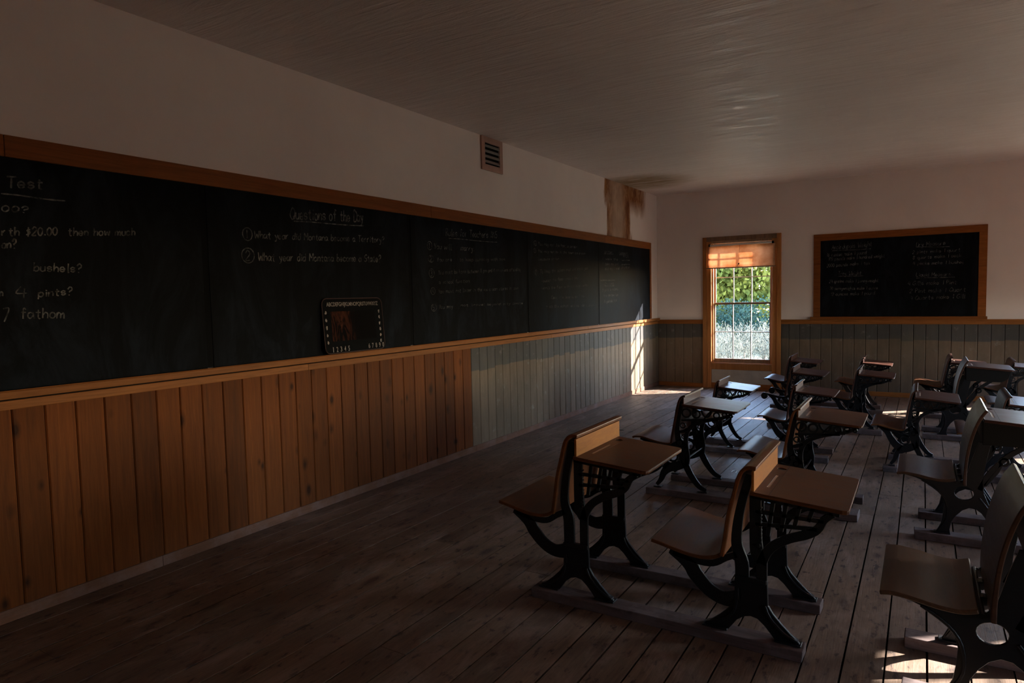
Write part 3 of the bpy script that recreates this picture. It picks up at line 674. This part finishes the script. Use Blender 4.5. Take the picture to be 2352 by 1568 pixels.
for side, yy in ((0, -7.712), (1, -7.118)):
    for i in range(5 if side == 0 else 6):
        z = 1.51-i*(.058 if side == 0 else .05); n = 7
        pts = [(yy+rq.uniform(.4, 1)*.014*math.cos(2*math.pi*j/n), z+rq.uniform(.5, 1)*.018*math.sin(2*math.pi*j/n)) for j in range(n)]
        mb.faces([(ax_(q[1])+.0012, q[0], q[1]) for q in pts], [tuple(range(n))])
under(mb.build('border_print', M['letter'], None, fix=False), ab)
mb = MB(); mb.prism(rrect(-7.66, 1.285, -7.17, 1.52, .01), 0, .0006, 'yz'); 
for v in mb.bm.verts: v.co.x += ax_(v.co.z)
t = NT('faded_dark_picture'); X, Y, Z = t.xyz(); n = t.noise(t.coord((1, 3.2, 1), False), 4.5, 4, .6, 1)
side_ = t.math('DIVIDE', t.math('SUBTRACT', -7.40, Y), .08, clamp=True)
t.col(t.mix(t.math('MULTIPLY', t.ramp(n, [(.45, 0.), (.65, 1.)]), side_), (.005, .004, .004), (.08, .026, .015))); t.rough(.85, .04)
under(mb.build('picture', t.m, None), ab)

# ================================================================ SCHOOL DESKS (seat in front, desk behind; local x runs from seat to desk, z=0 on the runner)
IT = .015                                # iron thickness
def circ(cx, cz, rx, rz=None, n=16): rz = rz or rx; return [(cx+rx*math.cos(2*math.pi*i/n), cz+rz*math.sin(2*math.pi*i/n)) for i in range(n)]
def desktop(root, x0, x1, z0, z1, y0, y1, mat, th=.018, strip=.075):
    """sloping lid: a rear strip with pencil groove and inkwell hole, hinge gap, front leaf with rounded corners"""
    L = x1-x0; ang = math.atan2(z1-z0, L)
    def place(mb, name, m, bevel=.003):
        for v in mb.bm.verts:
            x, z = v.co.x, v.co.z; v.co.x = x0+x*math.cos(ang)-z*math.sin(ang); v.co.z = z0+x*math.sin(ang)+z*math.cos(ang)
        return mb.build(name, m, root, bevel=bevel)
    W = y1-y0; r = random.random(); rc = .025
    iw = circ(.052, y1-.085, .021, None, 18)
    gr = [(.050, y0+W*.22), (.060, y0+W*.22), (.060, y0+W*.62), (.050, y0+W*.62)]
    outer = [(0, y0), (L-rc, y0), (L-rc*.3, y0+rc*.3), (L, y0+rc), (L, y1-rc), (L-rc*.3, y1-rc*.3), (L-rc, y1), (0, y1)]
    mb = MB(); mb.plate(outer, [iw, gr], -.006, 0, 'xy', r); mb.prism(outer, -th, -.0058, 'xy', r)
    top = place(mb, 'desktop', mat, .0022)
    mb = MB(); mb.box(gr[0][0], gr[0][1], -.0062, gr[1][0], gr[2][1], -.0012); g = place(mb, 'pencil_groove', M['groove'], 0); g.parent = top
    mb = MB(); mb.cyl((.052, y1-.085, -.0062), (.052, y1-.085, -.004), .021, 18); g = place(mb, 'inkwell_hole', M['ink'], 0); g.parent = top
    mb = MB(); mb.box(strip+.004, y0+.004, -.001, strip+.0055, y1-.004, .0004); g = place(mb, 'hinge_seam', M['ink'], 0); g.parent = top
    return top
def curved_board(root, name, pts, th, y0, y1, mat, bevel=.004, n=6):
    mb = MB(); mb.stroke(pts, th, y0, y1, n); return mb.build(name, mat, root, bevel=bevel)

def lattice_desk(dz, name='school_desk'):
    """adjustable desk: pedestal with splayed feet, open lattice under the lid"""
    root = empty(name, (0, 0, 0)); hs = .25
    def z_(pts): return [(p[0], p[1]+dz) for p in pts]
    for s in (-1, 1):
        ya, yb = s*hs-IT/2, s*hs+IT/2
        mb = MB()
        mb.plate([(-.070, .262), (-.072, .14), (-.095, .105), (-.135, .065), (-.170, .035), (-.205, .012), (-.212, 0), (-.10, 0), (-.085, .02), (-.06, .055), (-.03, .078), (0, .086), (.03, .08), (.06, .055), (.09, .02), (.105, 0),
                  (.212, 0), (.205, .012), (.170, .042), (.135, .075), (.098, .115), (.076, .15), (.072, .262)], [[(-.052, .155), (-.043, .155), (-.043, .205), (-.052, .205)]], ya, yb)
        for x0, x1 in ((-.215, -.10), (.105, .215)): mb.box(x0, s*hs-.026, 0, x1, s*hs+.026, .007)
        mb.stroke([(-.20, .014), (-.12, .045), (-.075, .09), (-.06, .15)], .012, ya-.008, yb+.008, 3)
        mb.stroke([(.20, .014), (.14, .045), (.085, .10), (.063, .15)], .012, ya-.008, yb+.008, 3)
        mb.box(-.069, ya-.005, .245, .069, yb+.005, .266)
        ped = mb.build('pedestal', M['iron'], root, bevel=.002, seg=1)
        mb = MB()   # seat casting
        yc, yd = ya+.001, yb-.001
        mb.stroke(z_([(-.035, .14-dz), (-.037, .25), (-.04, .33), (-.062, .42), (-.05, .55), (-.02, .68), (-.004, .735)]), [.06, .062, .062, .048, .040, .036, .03], yc, yd)
        mb.stroke(z_([(-.375, .321), (-.31, .292), (-.270, .262), (-.25, .23), (-.19, .17), (-.12, .142), (-.05, .155)]), [.024, .055, .072, .072, .066, .066, .08], yc, yd)
        mb.stroke(z_([(-.36, .318), (-.25, .296), (-.17, .298), (-.11, .335), (-.06, .36)]), .030, yc, yd)
        mb.build('seat_casting', M['iron'], root, bevel=.002, seg=1)
        mb = MB()   # desk casting with lattice
        mb.stroke(z_([(.048, .14-dz), (.048, .25), (.048, .35)]), .046, yc, yd)
        mb.stroke(z_([(.045, .34), (.028, .385), (.022, .44), (.020, .54), (.020, .645)]), [.05, .06, .054, .05, .05], yc, yd)
        mb.stroke(z_([(.045, .335), (.065, .385), (.10, .43), (.16, .47), (.23, .50), (.275, .53), (.30, .575), (.335, .605)]), [.045, .042, .040, .040, .040, .036, .032, .028], yc, yd)
        for a, b in (((.02, .515), (.275, .53)), ((.02, .572), (.30, .567))): mb.stroke(z_([a, b]), .017, yc, yd, 1)
        mb.stroke(z_([(.0, .640), (.36, .607)]), .022, yc, yd, 1)
        for x in (.085, .14, .195, .25): mb.stroke(z_([(x-.012, .465+.55*max(0, x-.08)), (x+.010, .63)]), .018, yc, yd, 1)
        for k in range(12): mb.box(.040, ya-.003, .40+k*.017+dz, .048, yb+.003, .407+k*.017+dz)
        mb.cyl((.035, ya-.006, .42+dz), (.035, yb+.006, .42+dz), .009, 10)
        mb.build('desk_casting', M['iron'], root, bevel=.0015, seg=1)
    curved_board(root, 'seat', z_([(-.462, .362), (-.40, .350), (-.30, .328), (-.22, .322), (-.16, .334), (-.128, .352)]), .018, -.27, .31, M['seat_wood'])
    curved_board(root, 'backrest', z_([(-.125, .345), (-.112, .42), (-.095, .54), (-.068, .65), (-.048, .725), (-.028, .757), (-.004, .770), (.026, .768)]), .018, -.275, .325, M['back_wood'])
    mb = MB(); mb.box(.004, -.262, .645+dz, .016, .312, .752+dz); mb.build('back_panel', M['panel_wood'], root, bevel=.002)
    desktop(root, .0, .398, .664+dz, .630+dz, -.272, .300, M['desk_wood'])
    return root

def scroll_desk(top='desk_red', back='desk_red', name='school_desk'):
    """older desk: side frames of scrolling iron, a book shelf under the lid"""
    root = empty(name, (0, 0, 0)); hs = .22
    for s in (-1, 1):
        ya, yb = s*hs-IT/2, s*hs+IT/2
        mb = MB()
        S = lambda p, w, n=4: mb.stroke(p, [q*1.2 for q in w] if isinstance(w, list) else w*1.3, ya, yb, n)
        S([(.015, .70), (-.005, .60), (-.022, .50), (-.018, .42), (.0, .36)], [.022, .026, .03, .04, .05])
        S([(-.005, .39), (.008, .30), (.035, .22), (.085, .12), (.15, .04), (.205, .016)], [.05, .05, .046, .042, .034, .02])
        S([(.03, .21), (-.03, .185), (-.09, .165), (-.135, .12), (-.16, .06), (-.195, .016)], [.055, .06, .06, .045, .032, .02])
        S([(-.10, .175), (-.155, .215), (-.20, .275), (-.235, .33), (-.30, .372)], [.06, .06, .05, .045, .02])
        S([(-.33, .382), (-.24, .36), (-.15, .345), (-.07, .35), (-.01, .375)], [.016, .024, .026, .026, .03])
        mb.ring(-.062, .262, .042, .016, ya, yb)
        S([(-.02, .30), (-.075, .315), (-.12, .335)], .02)
        # second stem and desk bracket
        S([(.05, .19), (.058, .27), (.045, .36), (.05, .44), (.08, .50), (.15, .545), (.24, .575), (.34, .60), (.40, .632)], [.03, .03, .03, .028, .026, .024, .022, .02, .016])
        S([(.0, .672), (.42, .637)], .016, 1); S([(.01, .555), (.30, .578)], .013, 1)
        S([(-.01, .40), (.03, .37), (.055, .33)], .02); S([(-.01, .46), (.03, .47), (.06, .49)], .018)
        for cx, cz, rr in ((.05, .615, .033), (.128, .612, .030), (.285, .612, .022), (.345, .622, .016)): mb.ring(cx, cz, rr, .013, ya, yb)
        S([(.165, .645), (.19, .60), (.225, .60), (.25, .645)], .010); S([(.19, .575), (.205, .60), (.24, .64)], .009)
        mb.ring(.022, .515, .020, .009, ya, yb); mb.ring(.018, .27+.06, .018, .010, ya, yb); mb.ring(.03, .425, .016, .009, ya, yb)
        mb.ring(.392, .615, .011, .012, ya, yb, 8)
        for x0, x1 in ((-.215, -.15), (.14, .215)): mb.box(x0, s*hs-.024, 0, x1, s*hs+.024, .008)
        mb.cyl((-.005, ya-.007, .375), (-.005, yb+.007, .375), .017, 12)
        mb.build('side_frame', M['iron'], root, bevel=.0015, seg=1)
    curved_board(root, 'seat', [(-.390, .388), (-.365, .396), (-.31, .397), (-.24, .382), (-.16, .366), (-.10, .362), (-.07, .368)], .015, -.25, .25, M['seat_wood'])
    curved_board(root, 'backrest', [(-.066, .37), (-.052, .46), (-.030, .58), (-.012, .67), (.004, .72), (.025, .745), (.05, .750)], .015, -.255, .255, M[back])
    mb = MB(); mb.box(.022, -.235, .665, .034, .235, .737); mb.build('back_panel', M[back], root, bevel=.002)
    mb = MB(); mb.prism([(.03, .562), (.33, .585), (.33, .575), (.03, .552)], -.21, .21, 'xz'); mb.build('book_shelf', M['desk_red'], root, bevel=.002)
    mb = MB(); mb.cyl((.05, -hs, .25), (.05, hs, .25), .007, 8); mb.build('tie_rod', M['iron'], root)
    desktop(root, .018, .442, .688, .655, -.25, .25, M[top], .016)
    return root

def box_desk(name='school_desk', folded=False):
    """heavier desk with a solid book box, arched iron legs and a hinged seat"""
    root = empty(name, (0, 0, 0)); hs = .23
    for s in (-1, 1):
        ya, yb = s*hs-IT/2, s*hs+IT/2
        mb = MB()
        out = [(-.35, .352), (-.29, .338), (-.236, .318), (-.185, .28), (-.150, .238), (-.137, .186), (-.142, .12), (-.152, .06), (-.170, .02), (-.182, 0), (-.10, 0), (-.104, .03), (-.096, .078), (-.073, .121), (-.04, .160), (-.005, .180), (.03, .176),
               (.058, .155), (.09, .11), (.128, .05), (.158, 0), (.232, 0), (.212, .02), (.178, .075), (.130, .155), (.095, .215), (.070, .28), (.062, .35), (.070, .43), (.085, .52), (.10, .60), (.04, .60), (.008, .50), (-.012, .42), (-.028, .37), (-.05, .346), (-.09, .34), (-.14, .345), (-.22, .356)]
        mb.plate(out, [circ(-.032, .270, .050, .042, 18)], ya, yb)
        mb.stroke([(.045, .30), (.085, .39), (.13, .46), (.19, .53), (.27, .592)], [.03, .032, .03, .03, .03], ya, yb)
        mb.stroke([(.07, .33), (.13, .42), (.15, .47)], .02, ya, yb)
        mb.ring(.165, .488, .022, .016, ya, yb)
        # raised ribs
        mb.stroke([(.205, .018), (.15, .09), (.095, .18), (.045, .25)], .012, ya-.005, yb+.005, 3)
        mb.stroke([(-.16, .018), (-.12, .10), (-.125, .20), (-.17, .27), (-.26, .33)], .012, ya-.005, yb+.005, 3)
        for x0, x1 in ((-.19, -.10), (.155, .238)): mb.box(x0, s*hs-.024, 0, x1, s*hs+.024, .008)
        mb.build('side_frame', M['iron'], root, bevel=.002, seg=1)
    mb = MB(); mb.cyl((-.065, -.25, .335), (-.065, .25, .335), .011, 12); mb.cyl((-.05, -.1, .335), (-.05, -.06, .335), .018, 12); mb.cyl((-.05, .06, .335), (-.05, .1, .335), .018, 12)
    mb.build('seat_hinge', M['iron'], root)
    curved_board(root, 'seat', [(-.398, .362), (-.35, .368), (-.28, .360), (-.20, .346), (-.13, .344), (-.078, .358)], .018, -.27, .29, M['seat_dark'])
    curved_board(root, 'backrest', [(-.032, .325), (-.030, .42), (-.018, .54), (.005, .65), (.038, .745), (.072, .802)], .018, -.275, .29, M['back_dark'])
    mb = MB()
    for s in (-1, 1):
        y = s*(hs+.003); mb.prism([(.055, .585), (.36, .585), (.41, .62), (.435, .700), (.055, .733)], y-.009, y+.009, 'xz', .3)
    mb.box(.055, -.222, .585, .36, .222, .597, .4); mb.box(.055, -.222, .585, .067, .222, .733, .5)
    mb.build('book_box', M['ink'], root, bevel=.003)
    desktop(root, .06, .462, .748, .716, -.275, .285, M['desk_red'])
    return root

protoB = lattice_desk(0.0); protoA = lattice_desk(.065); protoS = scroll_desk(); protoX = box_desk(); protoE = scroll_desk('desk_wood', 'back_wood')
PROTO = {'A': protoA, 'B': protoB, 'S': protoS, 'X': protoX, 'E': protoE}; used = set()
GRP = 'old wood and iron school desks standing in rows'
RH = .05
DESKS = [  # kind, x, y, sx, sy, sz, label
 ('A', 2.460, -8.072, 1, 1, 1, 'taller lattice-sided school desk nearest the pine wall, on the front runners'),
 ('B', 3.335, -8.072, 1, 1, 1, 'lower lattice-sided school desk beside the taller one on the front runners'),
 ('X', 4.250, -8.195, 1, 1, 1, 'big dark desk cut off at the lower right, only seat and frame in view'),
 ('S', 2.360, -6.020, 1, 1, 1, 'scrolled-iron school desk on the wide worn plank, behind the taller lattice desk'),
 ('E', 3.205, -6.050, 1, 1.14, .955, 'scrolled-iron desk with orange backrest and broad brown top in the middle of the second row'),
 ('X', 4.250, -6.195, 1, 1, 1, 'dark box-sided desk at the right edge with a light streak on its backrest'),
 ('S', 2.215, -4.400, .80, .86, .89, 'small scrolled desk with pale shining top in front of the window, third row'),
 ('S', 2.945, -4.430, .82, .95, .89, 'small dark red desk with blue-shining seat, second from the left in the third row'),
 ('S', 3.915, -4.440, .80, 1.15, .90, 'dark desk with a tall tapering backrest and broken-edged seat, third row right of the aisle'),
 ('S', 4.555, -4.560, .82, 1.15, .90, 'blue-shining desk top with dark groove at the right edge, third row'),
 ('S', 2.680, -2.820, .82, 1.1, .89, 'small desk with its seat folded up, fourth row by the window'),
 ('S', 3.360, -2.780, .84, 1.05, .89, 'small desk with an orange-edged seat, fourth row, left of the aisle'),
 ('X', 4.320, -2.800, 1, .95, .99, 'tall box-sided desk with curved iron bars, fourth row right of the aisle'),
 ('X', 4.960, -2.800, 1, .95, .99, 'dark desk with tall backrest cut by the right edge, fourth row'),
 ('S', 2.440, -1.430, .84, 1.1, .89, 'small desk against the wainscot just right of the window, farthest row'),
 ('S', 3.310, -1.430, .80, 1, .89, 'small desk against the far wainscot, under the left end of the framed chalkboard'),
 ('S', 4.260, -1.420, .92, 1.1, .94, 'desk with bright shining top against the far wainscot, under the framed chalkboard right end'),
 ('S', 4.880, -1.420, .85, 1.1, .90, 'small pale-topped desk in the farthest row beside the right edge'),
]
for (k, x, y, sx, sy, sz, lb) in DESKS:
    o = PROTO[k] if k not in used else copy_tree(PROTO[k]); used.add(k)
    o.location = (x, y, RH+.0008); o.scale = (sx, sy, sz); tag(o, lb, 'school desk', GRP)
    if 'folded up' in lb:
        for ch in list(o.children):
            if ch.name.startswith('seat') and 'casting' not in ch.name:
                hx, hz = -.075, .365; a = math.radians(98)
                ch.rotation_euler = (0, a, 0)
                for sy_ in (-1, 1):
                    mb = MB(); mb.cyl((-.36, sy_*.215-.016, .355), (-.36, sy_*.215+.016, .355), .045, 20); mb.cyl((-.36, sy_*.215-.02, .355), (-.36, sy_*.215+.02, .355), .008, 10)
                    mb.build('hinge_disc', M['iron'], o, bevel=.003)
                ch.location = (hx-(hx*math.cos(a)+hz*math.sin(a)), 0, hz-(-hx*math.sin(a)+hz*math.cos(a)))

# runner planks on the floor
def runner(x0, x1, y, w, h, lb, i):
    rr = random.Random(i); mb = MB(); n = 14; V = []
    for k in range(n+1):
        x = x0+(x1-x0)*k/n; j = lambda q: rr.uniform(-q, q)
        if k in (0, n): x += 0
        V += [(x+j(.003), y-w/2+j(.002), 0), (x+j(.003), y-w/2+j(.002), h+(0)), (x+j(.003), y+w/2+j(.002), h), (x+j(.003), y+w/2+j(.002), 0)]
    fs = [(0, 1, 2, 3), (4*n, 4*n+3, 4*n+2, 4*n+1)]
    for k in range(n):
        a = 4*k; b = a+4
        for q in range(4): fs.append((a+q, a+(q+1) % 4, b+(q+1) % 4, b+q))
    mb.faces(V, fs); o = mb.build('runner_plank', M['runner'], None, bevel=.004, seg=2)
    return tag(o, lb, 'plank', 'floor runners under the school desks')
R = [(2.215, 3.56, -8.325, .105, 'grey runner plank nearest the camera, under the two lattice-sided desks'),
 (2.23, 3.572, -7.825, .095, 'second grey runner plank from the front, under the far feet of the lattice-sided desks'),
 (3.93, 5.4, -8.425, .1, 'dark runner plank in the lower right corner, under the near feet of the cut-off desk'),
 (3.932, 5.4, -7.965, .1, 'runner plank with a sunlit patch beside the cut-off desk at lower right'),
 (2.095, 3.62, -6.225, .16, 'wide worn runner plank under the near feet of the second row'),
 (2.15, 3.62, -5.80, .1, 'narrow dark red runner plank under the far feet of the second row'),
 (3.955, 5.4, -6.425, .1, 'runner plank under the near feet of the box-sided desk at the right edge, second row'),
 (3.975, 5.4, -5.965, .1, 'runner plank under the far feet of the box-sided desk at the right edge, second row'),
 (1.96, 3.25, -4.61, .1, 'near runner plank of the third row, left block'),
 (1.98, 3.25, -4.21, .1, 'far runner plank of the third row, left block'),
 (3.70, 5.1, -4.70, .1, 'near runner plank of the third row, right of the aisle'),
 (3.72, 5.1, -4.19, .1, 'far runner plank of the third row, right of the aisle'),
 (2.42, 3.62, -3.055, .1, 'near runner plank of the fourth row, left block'),
 (2.42, 3.62, -2.56, .1, 'far runner plank of the fourth row, left block'),
 (4.0, 5.4, -3.02, .1, 'near runner plank of the fourth row, right of the aisle'),
 (3.99, 5.4, -2.585, .1, 'far runner plank of the fourth row, right of the aisle'),
 (2.2, 3.56, -1.665, .1, 'near runner plank of the farthest row, left block'),
 (2.2, 3.52, -1.20, .1, 'far runner plank of the farthest row, left block'),
 (4.0, 5.3, -1.66, .1, 'near runner plank of the farthest row, right of the aisle'),
 (4.0, 5.3, -1.18, .1, 'far runner plank of the farthest row, right of the aisle')]
for i, (x0, x1, y, w, lb) in enumerate(R): runner(x0, x1, y, w, RH, lb, i)

def twig(pts, r, mat, name, lb, cat):
    mb = MB()
    for a, b in zip(pts, pts[1:]): mb.cyl((*a, r+.0005), (*b, r+.0005), r, 7)
    return tag(mb.build(name, mat), lb, cat)
twig([(.04, -1.34), (.09, -1.33), (.115, -1.29), (.175, -1.28)], .004, M['ink'], 'wood_splinter', 'dark splinter lying on the floor by the sunlit corner', 'splinter')
twig([(.82, -4.08), (.88, -4.07), (.92, -4.03), (.98, -4.02)], .003, M['ink'], 'wood_splinter', 'thin dark splinter on the floor left of the second-row desks', 'splinter')
twig([(2.565+.02*math.cos(a), -5.34+.06*math.sin(a)) for a in [k*.5 for k in range(-1, 8)]], .0025, M['muntin'], 'wire_loop', 'small bent white wire loop on the floor between the front lattice desks', 'wire')

# ================================================================ OUTSIDE
GZ = -.35
mb = MB(); n = 40; V = []; rr = random.Random(9)
for i in range(n+1):
    for j in range(n+1):
        x = -40+90*i/n; y = -25+70*j/n; V.append((x, y, GZ+rr.uniform(-.04, .04)-(.0 if y > .2 else .02)))
mb.faces(V, [(i*(n+1)+j, (i+1)*(n+1)+j, (i+1)*(n+1)+j+1, i*(n+1)+j+1) for i in range(n) for j in range(n)])
struct(mb.build('ground', M['ground'], fix=False))
mb = MB(); mb.box(-.16, BY-.16, GZ-.2, RX+.16, .16, -.1); fo = mb.build('foundation', M['exterior']); struct(fo)
def leaf(mb_v, mb_f, c, d, s, L):
    d = d.normalized(); a = d.orthogonal().normalized(); a.rotate(Matrix.Rotation(random.uniform(0, 6.28), 3, d)); i = len(mb_v)
    mb_v += [tuple(c-a*s*.5), tuple(c+d*L*.5-a*s), tuple(c+d*L), tuple(c+d*L*.5+a*s)]; mb_f.append((i, i+1, i+2, i+3))
def sage(seed):
    random.seed(seed); mb = MB(); V = []; Fs = []
    for k in range(70):
        th = random.uniform(0, 6.28); rad = random.random()**.6*.5; lean_ = rad*1.0; h = (1-.55*rad**2)*random.uniform(.75, 1.12)
        base = Vector((rad*.3*math.cos(th), rad*.3*math.sin(th), 0)); tip = Vector((rad*1.25*math.cos(th), rad*1.25*math.sin(th), h))
        for j in range(34):
            t = random.uniform(.25, 1); p = base.lerp(tip, t)+Vector((random.gauss(0, .03), random.gauss(0, .03), random.gauss(0, .02)))
            leaf(V, Fs, p, (tip-base).normalized()+Vector((random.gauss(0, .35), random.gauss(0, .35), .35)), .008, .055)
    mb.faces(V, Fs); return mb.build('foliage', M['sage'], fix=False)
def blob(seed, mat, n, sx, sz, leafs, lobes=9):
    random.seed(seed); mb = MB(); V = []; Fs = []
    cs = [(Vector((random.uniform(-.6, .6)*sx, random.uniform(-.6, .6)*sx, random.uniform(.10, .85)*sz)), random.uniform(.3, .5)*min(sx, sz)) for _ in range(lobes)]
    for k in range(n):
        c, r = random.choice(cs); d = Vector((random.gauss(0, 1), random.gauss(0, 1), random.gauss(0, 1))).normalized()
        p = c+d*r*random.uniform(.7, 1.05)
        if p.z < .02: continue
        leaf(V, Fs, p, d+Vector((random.gauss(0, .6), random.gauss(0, .6), random.gauss(0, .6))), leafs*.4, leafs)
    mb.faces(V, Fs); return mb.build('foliage', mat, fix=False)
def plant(name, fol, stem):
    root = empty(name, (0, 0, 0)); fol.parent = root
    mb = MB()
    for a, b, r0, r1 in stem: mb.cyl(a, b, r0, 8, None, r1)
    mb.build('stem' if name != 'tree' else 'trunk', M['bark'], root); return root
sages = [plant('sagebrush', sage(k), [((0, 0, -.05), (.05*math.cos(a), .05*math.sin(a), .5), .02, .008) for a in (0, 2, 4)]) for k in (1, 2)]
dark = plant('bush', blob(11, M['darkbush'], 5200, 1.5, 1.9, .10, 16), [((0, 0, -.1), (.2, 0, 1.2), .05, .02), ((0, 0, -.1), (-.3, .1, 1.1), .05, .02)])
trees = [plant('tree', blob(21, M['tree'], 15000, 2.2, 6.5, .23, 26), [((0, 0, -.1), (.1, 0, 4.5), .12, .05)]), plant('tree', blob(22, M['tree2'], 15000, 2.2, 6.0, .23, 26), [((0, 0, -.1), (-.1, 0, 4.2), .12, .05)])]
def put(proto_list, spots, cat, labels, grp):
    seen = set()
    for i, (k, x, y, rz, s) in enumerate(spots):
        p = proto_list[k]; o = p if k not in seen else copy_tree(p); seen.add(k)
        o.location = (x, y, GZ); o.rotation_euler = (0, 0, rz); o.scale = (s, s, s); tag(o, labels[i] if isinstance(labels, list) else labels, cat, grp)
sp = []
for y, xs in ((3.5, (-1.2, .42, 2.04, 4.4, 6.1)), (5.1, (-1.95, -.35, 1.25, 2.85, 4.5)), (6.7, (-2.75, -1.15, .5, 2.1)), (8.3, (-1.95, -.35, 1.25))):
    for x in xs: k = len(sp); sp.append((k % 2, x, y, k*1.3, 1.06+.05*(k % 3)+(.04 if y > 4 else 0)))
put(sages, sp, 'shrub', 'pale silvery sagebrush shrub outside, behind the lower window panes', 'sagebrush outside the window')
sp = [(0, x, 11.3+(.5 if i % 2 else 0), i*1.3, .80) for i, x in enumerate((-6.6, -3.85, -1.1, 1.65, 4.4, 7.15))]
put([dark], sp, 'bush', 'dark blue-green bush outside, between the sagebrush and the bright trees', 'dark hedge bushes outside the window')
sp = [(0, -8.6, 18.6, 0, 1.0), (1, -3.5, 18, 1, 1.0), (0, 1.7, 18.8, 2, 1.0), (1, 6.9, 18.4, 3, 1.0), (1, -6.0, 24.6, 5, 1.1), (0, -.7, 24, 1.5, 1.1), (1, 4.6, 24.4, 2.5, 1.1), (0, -11.6, 25, 2.5, 1.1)]
put(trees, sp, 'tree', 'yellow-green leafy tree outside, filling the upper window panes', 'trees outside the window')
